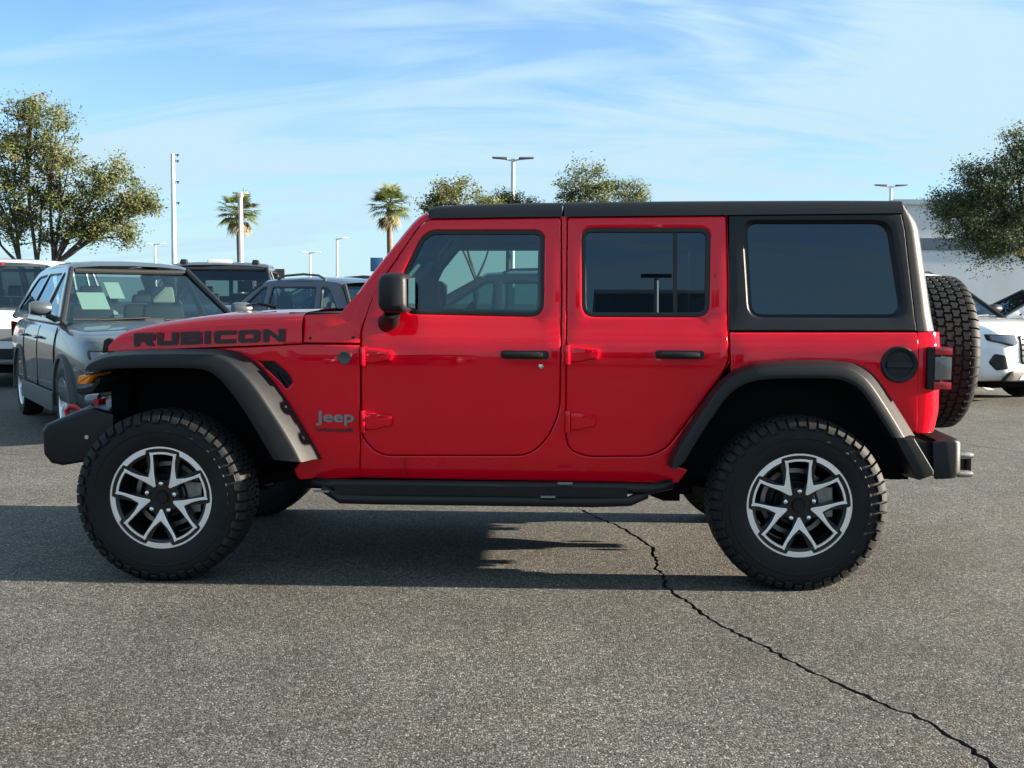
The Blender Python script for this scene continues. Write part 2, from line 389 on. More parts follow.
# painted bay lines of the far rows
b = MB()
M['line'] = mat('worn_line_paint', (.62, .61, .57), .8, var=(5, .25))
for x in (-8.4, -11.2, -14):
    b.add([(x, 13.2, .004), (x + .1, 13.2, .004), (x + .1 - 1.2, 18.5, .004), (x - 1.2, 18.5, .004)], [(0, 1, 2, 3)])
for x in (7.6, 10.4, 13.2):
    b.add([(x, 17.5, .004), (x + .1, 17.5, .004), (x + 1.3, 22.5, .004), (x + 1.2, 22.5, .004)], [(0, 1, 2, 3)])
ln = b.build('bay_lines', M['line'], None, smooth=False, fix=False); ln['kind'] = 'structure'

# ------------------------------------------------------------------ the red off-roader, in its own frame:
# u to its rear (right), v away from the camera, z up
JX, JY, JPSI = -0.13, 6.04, radians(1.9)
def lerpT(T, x):
    if x <= T[0][0]: return T[0][1]
    for (a, fa), (b, fb) in zip(T, T[1:]):
        if x <= b: return fa + (fb - fa) * (x - a) / (b - a)
    return T[-1][1]
SECT = [(.30, .745), (.50, .772), (.60, .792), (.80, .801), (1.12, .800), (1.146, .797), (1.158, .789), (1.25, .764), (1.275, .759), (1.85, .724)]
def wid(u, z):
    w = lerpT(SECT, z)
    if u < -.72: w -= .17 * ((-.72 - u) / 1.1) ** 1.3
    return w
def ray(px, py, v):
    """where the sight line through a photo point meets the car's lengthwise plane at lateral offset v"""
    d = CF + CR * (px - 512) / FPX - CU * (py - 384) / FPX
    n = Vector((sin(JPSI), cos(JPSI), 0)); o = Vector((JX, JY, 0)) + n * v
    P = CP + d * ((o - CP).dot(n) / d.dot(n)); q = P - Vector((JX, JY, 0))
    return (q.dot(Vector((cos(JPSI), -sin(JPSI), 0))), P.z)
def S(p, off=0.0):
    px, py = p[0], p[1]; v = -.78
    for _ in range(4):
        u, z = ray(px, py, v); v = -wid(u, z) - off
    return (u, z)
def SS(pts, off=0.0, seg=5):
    return [S(p, off) for p in rounded(pts, seg)]
def skin(s, off=0.0):
    return lambda u, z, d: (u, s * (wid(u, z) + off - d), z)

jeep = thing('off_road_suv', 'bright red four-door off-road suv with black hardtop parked side-on in the foreground', 'suv', (JX, JY, 0), -JPSI)
SIDES = (-1, 1)

# --- inner shell: floor, black inner walls, engine bay, wheel-well liners, firewall
b = MB()
b.box(-.86, 2.02, -.72, .72, .50, .56)
for s in SIDES:
    for (u0, u1) in ((-.86, .24), (.30, .80), (.80, 2.02)):
        v = .735 * s; b.box(u0, u1, min(v, v - .02 * s), max(v, v - .02 * s), .56, 1.18)
b.box(-.90, -.84, -.70, .70, .50, 1.22)
b.box(.84, 2.02, -.60, .60, .52, .98)
b.box(.80, .86, -.735, .735, .50, 1.1); b.box(1.97, 2.03, -.73, .73, .50, 1.2)
b.box(-1.745, -.90, -.57, .57, .52, 1.06)
b.build('inner_shell', M['dark'], jeep, smooth=False)

# --- outlines measured on the near side
FDOOR = SS([(361.5, 330, 8), (374, 293), (387.3, 272.5), (419.5, 226, 6), (429, 219.5, 9), (561, 217.5, 3), (561.5, 300), (559.5, 410, 10), (549, 437, 14), (529, 455.5, 14), (379, 455.5, 16), (361.5, 437, 10)])
RDOOR = SS([(567.5, 217.5, 3), (726, 216, 3), (728, 280), (728.5, 361, 6), (722, 374, 6), (692, 415), (667, 448, 8), (650, 456, 10), (587, 456.5, 12), (570, 450, 10), (566, 437, 8)])
FWIN = SS([(402, 275, 6), (421, 237, 6), (431, 229.8, 8), (545, 229.8, 11), (544, 317, 15), (406, 314, 8)])
RWIN = SS([(581.5, 227.8, 11), (711, 227.8, 11), (709.5, 317, 13), (582, 317, 13)])
BSIDE = SS([(361, 344), (361, 330, 8), (386, 271), (419, 224.5, 6), (428.5, 218, 8), (727, 214.5), (729.3, 280), (729.5, 363), (716, 384), (691, 420), (670, 455, 4), (674, 466), (688, 470, 2), (678, 483), (404, 478.5), (360, 477.5), (361, 440)])
def grow(poly, d): return offset_poly(poly, -d)

def window(parent, win, s, glassm, label=None, divider=None):
    mb = MB(); hole = offset_poly(win, .022)
    sheet(mb, win, [hole], skin(s), .03, .003, .08, dep=.004)
    mb.build('window_seal', M['seal'], parent)
    mb = MB(); pts = offset_poly(win, .018)
    # one flat pane on the tumblehome plane
    us = [p[0] for p in pts]; n = len(pts)
    vs = [(p[0], s * (wid(p[0], p[1]) - .016), p[1]) for p in pts]
    mb.add(vs, [tuple(range(n))] if s < 0 else [tuple(range(n - 1, -1, -1))])
    g = mb.build('window_glass', glassm, parent, smooth=False, fix=False)
    if divider:
        mb = MB(); sheet(mb, SS(divider), [], skin(s), .02, .002, .08, dep=.010); mb.build('window_divider', M['seal'], parent)
    return g

def handle(parent, s, pu0, pu1, py, lock):
    a = S((pu0, py)); c = S((pu1, py)); z = a[1]; u0, u1 = a[0], c[0]
    mb = MB()
    mb.prism(rounded([(u0, z - .021, .018), (u1, z - .021, .018), (u1, z + .021, .018), (u0, z + .021, .018)], 4), s * (.7975), s * (.806), 'y', .001)
    mb.build('handle_recess', M['seal'], parent)
    mb = MB()
    mb.tube([(u0 + .012, s * .806, z), (u0 + .03, s * .832, z), (u0 + .10, s * .840, z), (u1 - .05, s * .840, z), (u1 - .03, s * .836, z)], [.012, .015, .0165, .0165, .014], 10)
    h = mb.build('handle', M['black_plastic'], parent)
    mb = MB(); mb.tube([(u1 - .034, s * .806, z), (u1 - .034, s * .842, z)], [.019, .017], 14); mb.build('handle_button', M['satin'], h)
    if lock:
        p = S(lock); mb = MB(); mb.lathe([(.0001, .813), (.009, .8125), (.0125, .809), (.0125, .79)] if s > 0 else [(.0001, -.813), (.009, -.8125), (.0125, -.809), (.0125, -.79)], 18, 'y', (p[0], 0, p[1])); mb.build('door_lock', M['chrome'], parent)

def hinge(parent, s, x0, x1, y0, y1):
    (u0, z1), (u1, z0) = S((x0, y0)), S((x1, y1)); zm = (z0 + z1) / 2; h = (z1 - z0) / 2
    mb = MB()
    w = .801
    mb.prism(rounded([(u0 + .012, zm - h * .95, .006), (u0 + .07, zm - h * .95, .02), (u0 + .10, zm - h * .62, .02), (u1 - .004, zm - h * .62, .02), (u1, zm + h * .72, .02), (u0 + .10, zm + h * .80, .02), (u0 + .06, zm + h, .02), (u0 + .012, zm + h, .006)], 3), s * (w - .004), s * (w + .016), 'y', .007)
    mb.tube([(u0 + .004, s * (w + .012), zm - h * 1.15), (u0 + .004, s * (w + .012), zm + h * 1.1)], .013, 12)
    mb.build('hinge', M['red'], parent, bevel=.003, angle=50)

for s in SIDES:
    mb = MB(); sheet(mb, BSIDE, [grow(FDOOR, .004), grow(RDOOR, .004)], skin(s), .03, .004, .07)
    mb.build('body_side', M['red'], jeep)
    # front door
    mb = MB(); sheet(mb, offset_poly(FDOOR, .001), [FWIN], skin(s), .03, .005, .05)
    d = mb.build('front_door', M['red'], jeep)
    mb = MB(); sheet(mb, offset_poly(FDOOR, .012), [grow(FWIN, .004)], skin(s), .06, .004, .15, dep=.036); mb.build('door_trim', M['interior'], d)
    window(d, FWIN, s, M['front_glass']); handle(d, s, 500.5, 549, 354.5, (541, 366.5))
    hinge(d, s, 362.5, 394, 348, 364); hinge(d, s, 362.5, 394, 411.5, 430.5)
    mb = MB(); sheet(mb, offset_poly(RDOOR, .001), [RWIN], skin(s), .03, .005, .05)
    d = mb.build('rear_door', M['red'], jeep)
    mb = MB(); sheet(mb, offset_poly(RDOOR, .012), [grow(RWIN, .004)], skin(s), .06, .004, .15, dep=.036); mb.build('door_trim', M['interior'], d)
    window(d, RWIN, s, M['privacy_glass'], divider=[(673.5, 228), (677.5, 228), (677.5, 317), (673.5, 317)]); handle(d, s, 655, 704.5, 354.5, None)
    hinge(d, s, 567, 600, 346, 363); hinge(d, s, 567, 597, 411.5, 431)
    # swaged line along the sill
    mb = MB(); p0 = S((404.5, 457)); p1 = S((404.5, 476))
    mb.box(p0[0] - .0015, p0[0] + .0015, min(s * .796, s * .8), max(s * .796, s * .8), p1[1], p0[1]); mb.build('sill_seam', M['seal'], jeep, smooth=False)

# --- front fender side, cowl, hood
FEND = SS([(119, 352), (180, 350), (302, 344.6), (359.8, 345), (359.8, 440), (360, 477.8), (298, 479.5, 3), (294, 470), (300, 462), (276, 420), (255, 380), (235, 362), (200, 358), (120, 362)])
VENT = SS([(258, 361), (274, 361.5, 2), (287, 372, 3), (293, 382, 2), (286, 389.5, 2), (279, 381)])
COWL = SS([(303.8, 315, 3), (340, 313.5), (356, 295), (386, 273.2, 2), (375, 294), (361, 328, 6), (360, 343.3), (302.8, 342.8)])
for s in SIDES:
    mb = MB(); sheet(mb, FEND, [VENT], skin(s, -.003), .03, .004, .06)
    fd = mb.build('front_fender', M['red'], jeep)
    mb = MB(); sheet(mb, grow(VENT, .004), [], skin(s, -.030), .02, .004, .05)
    va = mb.build('fender_vent', M['black_plastic'], fd)
    for k in range(3):
        a = S((264 + k * 8, 366 + k * 4)); mb = MB(); mb.tube([(a[0], s * (wid(*a) - .008), a[1]), (a[0] + .055, s * (wid(*a) - .012), a[1] - .075)], .006, 6); mb.build('vent_slat', M['black_plastic'], va)
    # round trail badge
    p = S((344.3, 358)); w = wid(*p) - .003
    mb = MB(); pr = [(.0001, s * (w + .004)), (.024, s * (w + .004)), (.027, s * (w + .006)), (.031, s * (w + .005)), (.032, s * (w - .002))]
    mb.lathe(pr, 28, 'y', (p[0], 0, p[1])); mb.build('trail_badge', M['badge_dark'], fd)
    mb = MB(); sheet(mb, COWL, [], skin(s, -.004), .03, .004, .05); cw = mb.build('cowl_panel', M['red'], jeep)
    for q in ((310, 338), (353, 337.5)):
        p = S(q); mb = MB(); mb.lathe([(.0001, s * (wid(*p) + .003)), (.007, s * (wid(*p) + .002)), (.008, s * (wid(*p) - .006))], 12, 'y', (p[0], 0, p[1])); mb.build('cowl_bolt', M['seal'], cw)

HOODTOP = [(108, 340), (113, 333.5), (119, 328.5), (130, 325), (145, 321.5), (165, 318), (190, 314.5), (215, 312), (250, 310.3), (302, 309.3)]
HOODBOT = lambda px: 350.8 + (343.4 - 350.8) * (px - 117) / (302 - 117)
b = MB(); rings = []
for px, py in spline(HOODTOP, 3):
    u, zb = S((px, HOODBOT(px))); zt = ray(px, py, -.38)[1]; w = wid(u, zb) - .001
    hgt = max(.01, zt - zb)
    sh = zb + hgt * .56                      # side face, then the rounded shoulder
    half = [(w, zb), (w - .002, zb + hgt * .30), (w - .006, sh), (w - .016, zb + hgt * .70), (w - .036, zb + hgt * .80), (w - .075, zb + hgt * .885), (w - .14, zb + hgt * .935), (.40, zt - .004), (.33, zt + .001), (.22, zt + .003), (0, zt + .004)]
    ring = [(u, -v, z) for v, z in half] + [(u, v, z) for v, z in half[-2::-1]]
    rings.append(ring)
b.loft(rings, closed=False)
f0 = rings[0]; b.add([(p[0] + .001, p[1], p[2]) for p in f0], [tuple(range(len(f0)))])
hood = b.build('hood', M['red'], jeep, angle=60)

# letters, drawn as strokes on a unit-high grid
def letters(word, u0, u1, z0, tall, surf, parent, name, m, fat=0.0, slant=0.0):
    """wide block lettering laid on the panel between u0 and u1"""
    T = .20
    G = {'R': [[(0, 0), (T, 0), (T, 1), (0, 1)], [(T, .78), (.80, .78), (1, .90), (.86, 1), (T, 1)], [(.74, .42), (1, .5), (1, .9), (.80, .78)], [(T, .36), (.82, .36), (1, .52), (.74, .56), (T, .56)], [(.50, .36), (.78, .36), (1.0, 0), (.72, 0)]],
         'U': [[(0, .12), (T, .24), (T, 1), (0, 1)], [(.77, .24), (1, .12), (1, 1), (.77, 1)], [(0, .12), (.12, 0), (.88, 0), (1, .12), (.77, .24), (T, .24)]],
         'B': [[(0, 0), (T, 0), (T, 1), (0, 1)], [(T, .79), (.78, .79), (.98, .9), (.86, 1), (T, 1)], [(.75, .58), (.98, .62), (.98, .9), (.78, .79)], [(T, .41), (.86, .41), (.98, .62), (.75, .60), (T, .60)], [(.78, .21), (1, .1), (1, .42), (.86, .5), (.78, .41)], [(T, 0), (.88, 0), (1, .1), (.78, .21), (T, .21)]],
         'I': [[(0, 0), (T * 1.05, 0), (T * 1.05, 1), (0, 1)]],
         'C': [[(0, .12), (T, .22), (T, .78), (0, .88)], [(0, .88), (.12, 1), (1, 1), (1, .78), (T, .78)], [(0, .12), (T, .22), (1, .22), (1, 0), (.12, 0)]],
         'O': [[(0, .12), (T, .22), (T, .78), (0, .88)], [(.77, .22), (1, .12), (1, .88), (.77, .78)], [(0, .88), (.12, 1), (.88, 1), (1, .88), (.77, .78), (T, .78)], [(0, .12), (T, .22), (.77, .22), (1, .12), (.88, 0), (.12, 0)]],
         'N': [[(0, 0), (T, 0), (T, 1), (0, 1)], [(.77, 0), (1, 0), (1, 1), (.77, 1)], [(0, 1), (.30, 1), (1, 0), (.70, 0)]]}
    wd = {'I': .26}; tot = sum(wd.get(c, 1) for c in word) + .22 * (len(word) - 1); k = 1 / tot; x = 0; mb = MB()
    for c in word:
        for i, st in enumerate(G[c]):
            cx = sum(p[0] for p in st) / len(st); cy = sum(p[1] for p in st) / len(st)
            vs = []
            for p in st:
                fx = (x + p[0] + (fat if p[0] > cx else -fat)) * k; fz = p[1] + (fat * 1.6 if p[1] > cy else -fat * 1.6)
                vs.append((u0 + (u1 - u0) * fx + slant * (fz - .5), z0[0] + (z0[1] - z0[0]) * fx + (tall[0] + (tall[1] - tall[0]) * fx) * fz))
            vv = [surf(p[0], p[1], -i * .00005) for p in vs]
            mb.add(vv, [tuple(range(len(vv)))])
        x += wd.get(c, 1) + .22
    return mb.build(name, m, parent, smooth=False, fix=False)
for s in SIDES:
    pa = S((135, 345.3)); pb = S((284.5, 340.6)); pt = S((135, 334.0)); pu = S((284.5, 329.6))
    def hs(off): return lambda u, z, d: (u, s * (wid(u, pa[1]) + off - d), z)
    order = 'RUBICON'
    a0, a1 = (pa[0], pb[0])
    if s < 0:
        letters(order, a0, a1, (pa[1], pb[1]), (pt[1] - pa[1], pu[1] - pb[1]), hs(.0012), hood, 'hood_lettering_edge', M['decal_edge'], fat=.06)
        letters(order, a0, a1, (pa[1], pb[1]), (pt[1] - pa[1], pu[1] - pb[1]), hs(.0024), hood, 'hood_lettering', M['decal'])

def text_obj(txt, size, m, name, parent, loc, rz, ext=.003, width=None, off=.0, bold=0.0):
    c = bpy.data.curves.new(name, 'FONT'); c.body = txt; c.size = size; c.extrude = ext; c.offset = bold; c.align_x = 'LEFT'
    o = bpy.data.objects.new('tmp_text', c); COL.objects.link(o)
    dg = bpy.context.evaluated_depsgraph_get(); me = bpy.data.meshes.new_from_object(o.evaluated_get(dg))
    bpy.data.objects.remove(o); me.name = name
    if width:
        xs = [v.co.x for v in me.vertices]; k = width / (max(xs) - min(xs)); x0 = min(xs)
        for v in me.vertices: v.co.x = (v.co.x - x0) * k
    me.materials.clear(); me.materials.append(m)
    ob = bpy.data.objects.new(name, me); ob.rotation_euler = (pi / 2, 0, rz); ob.location = loc
    return link(ob, parent)
nearf = [o for o in jeep.children if o.name.startswith('front_fender')][0]
p0 = S((316, 421.5)); p1 = S((354, 421.5)); slope = (wid(*p1) - wid(*p0)) / (p1[0] - p0[0])
text_obj('Jeep', .074, M['badge'], 'fender_emblem', nearf, (p0[0], -wid(*p0) - .001, p0[1]), -atan(slope), .004, p1[0] - p0[0], bold=.0016)
p0 = S((316, 431.3)); p1 = S((353.5, 431.3))
text_obj('WRANGLER', .021, M['decal'], 'fender_nameplate', nearf, (p0[0], -wid(*p0) - .001, p0[1]), -atan(slope), .002, p1[0] - p0[0], bold=.0006)

# --- grille and headlamps
b = MB(); g = []
gu = S((112, 350))[0]
for z, w_, uo in ((1.03, .59, .01), (1.045, .595, 0), (1.08, .60, 0), (1.15, .595, .01), (1.185, .57, .05)):
    g.append((uo, w_, z))
rings = []
for uo, w_, z in g:
    rings.append([(gu + uo, -w_ + .05, z), (gu + uo + .02, -w_, z), (gu + .05, -w_, z), (gu + .05, w_, z), (gu + uo + .02, w_, z), (gu + uo, w_ - .05, z)])
b.loft(rings); grille = b.build('grille', M['red'], jeep, bevel=.012)
b = MB(); b.box(gu - .015, gu + .07, -.61, .61, .64, 1.03); b.build('radiator_support', M['dark'], jeep, smooth=False)
for k in range(7):
    v = (k - 3) * .098; mb = MB(); mb.prism(rounded([(v - .032, 1.04, .02), (v + .032, 1.04, .02), (v + .036, 1.10, .03), (v - .036, 1.10, .03)], 4), gu - .006, gu + .02, 'x'); mb.build('grille_slot', M['seal'], grille)
for s in SIDES:
    mb = MB(); mb.lathe([(.0001, -.03), (.06, -.024), (.085, -.008), (.092, 0), (.094, .03)], 28, 'x', (gu, s * .455, .99)); h = mb.build('headlight', M['clear_lens'], jeep)
    mb = MB(); mb.lathe([(.094, -.004), (.106, -.012), (.108, .03)], 28, 'x', (gu, s * .455, .99)); mb.build('headlight_ring', M['satin'], h)
    # black corner of the hood seam beside the grille
    q = [ray(x, y, -.60) for x, y in ((104, 340), (108, 337.5), (112, 338.5), (117, 342), (117, 351), (102, 353.5))]
    mb = MB(); mb.prism(q, s * .585, s * .612, 'y', .004); mb.build('grille_corner_trim', M['satin'], jeep, bevel=.003)

# --- fender flares
FO = spline([(84, 366.5), (88, 361.5), (97, 356.2), (115, 351.5), (150, 349), (195, 348.5), (224, 349.2), (242, 353.5), (258, 364), (273, 380), (290, 404), (307, 432), (322.5, 459.5)], 3)
FM = spline([(84, 370), (88, 364.5), (97, 360), (114, 355.6), (150, 353.6), (194, 353.2), (215, 354.5), (229, 359.5), (243, 370.5), (257, 387), (273, 411), (289, 436.5), (303, 462.0)], 3)
FI = spline([(96.5, 373), (99.5, 370.5), (104, 368.6), (117, 367.3), (150, 366.6), (190, 366.8), (205, 368.5), (217, 374.5), (230, 388), (241, 402.5), (253, 421), (265, 441), (276, 460)], 3)
RO = spline([(667, 466), (669.5, 455), (680, 436), (692, 417.5), (713, 387.5), (729, 372.5), (745, 365.6), (765, 361.6), (800, 360), (836, 360.5), (858, 364), (874, 374), (887, 391), (902, 414), (915.5, 436)], 3)
RM = spline([(671, 468), (674, 458), (684, 440), (696, 421.5), (716, 392), (732, 377), (747, 370.3), (766, 366.5), (800, 365), (835, 365.5), (853, 369), (867, 379), (879, 395), (893, 417), (905, 437)], 3)
RI = spline([(675.5, 469), (683, 462), (692, 447), (702, 431), (724, 399), (738, 386.5), (752, 380.6), (768, 378), (800, 377), (834, 377.6), (847, 380.5), (860, 388), (871, 402), (882, 419), (894, 438)], 3)
def flare(O, Mid, I, s, outw, parent):
    b = MB(); rows = []
    for o, m, i in zip(O, Mid, I):
        a = S(o); c = ray(*m, -outw + .012); d = ray(*i, -outw)
        wa = wid(*a) - .006
        base = (a[0], s * wa, a[1])
        mid = Vector((c[0], s * (outw - .014), c[1])); inn = Vector((d[0], s * outw, d[1])); bs = Vector(base)
        v = mid - bs; k1 = bs + v * .5 + Vector((0, 0, .006))
        edge = mid.lerp(inn, .06) + Vector((0, s * .007, 0)); edge2 = mid.lerp(inn, .18) + Vector((0, s * .009, 0))
        nr = inn + (inn - mid) * .10 + Vector((0, -s * .004, 0))
        lip = inn + (inn - mid) * .12 + Vector((0, -s * .03, 0)); lip.y = s * (outw - .035)
        back = Vector((lip.x, s * (wid(a[0], a[1]) - .10), lip.z))
        rows.append([base, tuple(k1), tuple(mid), tuple(edge), tuple(edge2), tuple(mid.lerp(inn, .82) + Vector((0, s * .003, 0))), tuple(inn), tuple(nr), tuple(lip), tuple(back)])
    b.loft(rows, closed=True, caps=True)
    return b.build('fender_flare', M['black_plastic'], parent, angle=38)
for s in SIDES:
    ff = flare(FO, FM, FI, s, .930, jeep)
    # turn marker and its black housing at the flare's front end
    q = [ray(x, y, -.90) for x, y in ((80, 373), (96, 372.5), (95, 378), (90, 385.5), (77.5, 385.5))]
    mb = MB(); mb.prism(rounded([(*p, .012) for p in q], 3), s * .72, s * .932, 'y', .01); mb.build('side_marker', M['amber'], ff, bevel=.006)
    q = [ray(x, y, -.88) for x, y in ((76, 385.8), (91, 385.8), (98, 374), (104, 376), (103, 384), (94, 395), (84, 397), (75.5, 394))]
    mb = MB(); mb.prism(q, s * .62, s * .90, 'y', .01); mb.build('marker_housing', M['black_plastic'], ff, bevel=.006)
    rf = flare(RO, RM, RI, s, .930, jeep)
    # lower tail of the rear flare, down beside the bumper
    q = [ray(x, y, -.90) for x, y in ((891, 436), (915.5, 435.5), (936, 470), (936, 477), (918.5, 483), (914, 480), (908, 468))]
    mb = MB(); mb.prism(q, s * .70, s * .905, 'y', .012); mb.build('fender_flare_end', M['black_plastic'], jeep, bevel=.006)

# --- rear quarter, corners, tailgate
QUART = SS([(730, 332.5), (917.5, 332.5), (917.5, 433), (906, 430), (895, 412), (880, 390), (862, 372), (838, 366), (800, 365), (762, 367), (744, 372), (731, 383)])
uC = S((917.8, 380))[0]
HT = SS([(729.3, 215.5), (901.5, 213.8), (905, 230), (917, 330.7), (729.6, 330.7)])
QWIN = SS([(742.5, 220.5, 12), (890.5, 220.5, 15), (905, 317.5, 15), (748.5, 317.5, 14)])
QGL = SS([(747.5, 224, 10), (887, 224, 13), (901, 314.5, 13), (753, 314.5, 11)])
uE = ray(938.5, 380, -.70)[0]
def corner(s, zs, useam, uend, m, name, tuck=0.0):
    """rounded body corner between the side seam and the tailgate, lofted over heights zs"""
    b = MB(); rings = []
    for z in zs:
        us = useam(z) + .002; ue = uend(z); w = wid(us, z) - .001; R = ue - us; ring = []
        ring.append((us, s * (w - .03), z)); ring.append((us, s * w, z)); ring.append((us + R * .25, s * (w - .001), z))
        for k in range(1, 8):
            a = k / 7 * pi / 2; ring.append((us + R * .25 + R * .75 * sin(a), s * (w - .001 - .105 * (1 - cos(a))), z))
        ring.append((ue, s * .52, z)); ring.append((us, s * .52, z))
        rings.append(ring)
    b.loft(rings, caps=True); return b.build(name, m, jeep, angle=40)
zq0 = S((925, 433))[1]; zq1 = S((925, 332.3))[1]; zh1 = S((910, 204))[1]
for s in SIDES:
    mb = MB(); sheet(mb, QUART, [], skin(s), .03, .004, .06); qp = mb.build('quarter_panel', M['red'], jeep)
    corner(s, [zq0, zq0 + .03, zq0 + .1, zq0 + .2, zq0 + .3, zq0 + .4, zq1 - .05, zq1 - .01, zq1], lambda z: uC, lambda z: uE - .022 * max(0, (zq0 + .08 - z) / .08), M['red'], 'rear_corner')
    mb = MB(); sheet(mb, HT, [QWIN], skin(s), .04, .004, .06); hp = mb.build('hardtop_side', M['hardtop'], jeep)
    # recessed chamfer round the quarter glass
    mb = MB(); n = len(QWIN)
    vs = [(p[0], s * (wid(*p) - .003), p[1]) for p in QWIN] + [(p[0], s * (wid(*p) - .026), p[1]) for p in QGL]
    mb.add(vs, [(i, (i + 1) % n, n + (i + 1) % n, n + i) for i in range(n)]); mb.build('window_recess', M['hardtop'], hp)
    vs = [(p[0], s * (wid(*p) - .024), p[1]) for p in QGL]
    mb = MB(); mb.add(vs, [tuple(range(n))] if s < 0 else [tuple(range(n - 1, -1, -1))]); mb.build('window_glass', M['privacy_glass'], hp, smooth=False, fix=False)
    uA = S((902.5, 204))[0]; uB = S((917.8, 330.7))[0]; eA = ray(905.5, 204, -.70)[0] + .015; eM = ray(924.5, 250, -.70)[0]; eB = ray(936.5, 329, -.72)[0]
    zA, zB = zh1, zq1 + .006; zM = ray(924.5, 250, -.70)[1]
    HS = sorted((S(q)[1], S(q)[0]) for q in ((901.5, 213.8), (905, 230), (917, 330.7), (900.8, 203)))
    def useam(z): return lerpT(HS, z) + .0015
    def uend(z):
        t = (z - zB) / (zA - zB); base = eB + (eM - eB) * (z - zB) / (zM - zB)
        return max(useam(z) + .02, base - .075 * max(0, (t - .80) / .2) ** 2.2)
    corner(s, [zB + (zA - zB) * t for t in (0, .12, .25, .4, .55, .7, .8, .86, .91, .95, .98, 1)], useam, uend, M['hardtop'], 'hardtop_corner')
    # fuel filler cap
    p = S((899, 364.5)); w = wid(*p); R_ = .0865
    mb = MB(); mb.lathe([(r, s * (w + h)) for r, h in ((.0001, .004), (R_ * .70, .004), (R_ * .74, .008), (R_ * .80, .012), (R_ * .93, .013), (R_ * .99, .008), (R_, -.01))], 40, 'y', (p[0], 0, p[1]))
    if s < 0:
        fc = mb.build('fuel_cap', M['black_plastic'], jeep)
        mb = MB(); mb.box(p[0] - R_ * .72, p[0] + R_ * .72, -w - .017, -w - .002, p[1] - .014, p[1] + .014, .004); mb.build('fuel_cap_grip', M['black_plastic'], fc, bevel=.003)
    # tail lamp
    q = [ray(x, y, -.80) for x, y in ((926, 347), (951, 346.5), (953, 352), (953, 386), (951, 391), (927, 391.5))]
    (a0, a1), (c0, c1) = ray(926, 391, -.83), ray(953, 346, -.83)
    mb = MB(); mb.prism(rounded([(a0, a1, .02), (a0 + .075, a1, .02), (a0 + .075, c1, .02), (a0, c1, .02)], 4), s * .60, s * .832, 'y', .006); tl = mb.build('tail_light', M['satin'], jeep, bevel=.006)
    for zz0, zz1, mm in ((a1 + .004, a1 + .048, 'red_lens'), (a1 + .048, c1 - .046, 'smoke_lens'), (c1 - .046, c1 - .002, 'red_lens')):
        mb = MB(); x0 = a0 + (.030 if mm == 'smoke_lens' else .026)
        mb.prism(rounded([(x0, zz0, .008), (c0, zz0, .008), (c0, zz1, .008), (x0, zz1, .008)], 3), s * .58, s * (.838 if mm == 'smoke_lens' else .843), 'y', .006); mb.build('lamp_lens', M[mm], tl, bevel=.005)
b = MB(); b.box(uE - .04, uE + .004, -.56, .56, zq0 + .03, zq1, .01); tg = b.build('tailgate', M['red'], jeep, bevel=.01)
b = MB(); vs = [(uE - .012, -.60, zq1 + .03), (uE - .012, .60, zq1 + .03), (uA + .075, .56, zh1 - .09), (uA + .075, -.56, zh1 - .09)]; b.add(vs, [(0, 1, 2, 3)])
b.build('rear_glass', M['privacy_glass'], jeep, smooth=False, fix=False)
b = MB(); b.box(uA - .06, uA + .06, -.60, .60, zh1 - .09, zh1 - .005); b.box(uE - .10, uE - .01, -.60, .60, zq1 + .002, zq1 + .04); b.build('rear_glass_frame', M['hardtop'], jeep, smooth=False)

# --- roof: rail side, then the crowned top; front pair of removable panels and the fixed rear roof
ROOFT = [(428.5, 209.5), (434, 207.3), (445, 206.0), (480, 204.6), (520, 203.6), (565, 202.8), (620, 202.0), (680, 201.5), (760, 201.1), (840, 200.9), (903, 201.2)]
def roofrow(px, py, ylow):
    u, zl = S((px, ylow)); zt = ray(px, py, -.655)[1]; w = wid(u, zl) + .006; h = zt - zl
    return u, [(w - .02, zl), (w, zl + .002), (w - .004, zl + h * .35), (w - .010, zl + h * .66), (w - .022, zl + h * .86), (w - .045, zl + h * .97), (w - .075, zl + h), (.40, zt + .012), (0, zt + .018)]
def roofpart(x0, x1, name, vs=(-1, 1), m='hardtop'):
    T = [(x, y) for x, y in spline(ROOFT, 4)]; xs = [x0] + [x for x, y in T if x0 + 1 < x < x1 - 1] + [x1]
    rings = []
    for x in xs:
        y = lerpT(T, x); u, half = roofrow(x, y, 218.6 + (213.6 - 218.6) * (x - 425) / 476)
        if vs == (-1, 1): rings.append([(u, -v, z) for v, z in half] + [(u, v, z) for v, z in half[-2::-1]])
        else: rings.append([(u, vs[0] * max(v, .004), z) for v, z in half])
    b = MB(); b.loft(rings, closed=False)
    for r in (rings[0], rings[-1]):
        b.add(r + [(r[-1][0], r[-1][1], r[0][2]), ] if len(vs) == 1 else r, [tuple(range(len(r) + (1 if len(vs) == 1 else 0)))])
    return b.build(name, M[m], jeep, angle=50)
roofpart(428.5, 562.3, 'roof_panel', (-1,)); roofpart(428.5, 562.3, 'roof_panel', (1,)); roofpart(564.2, 903, 'hardtop_roof')
b = MB(); u0 = S((440, 218))[0]; u1 = S((900, 214))[0]; b.box(u0, u1, -.66, .66, 1.715, 1.735); b.build('headliner', M['interior'], jeep, smooth=False)

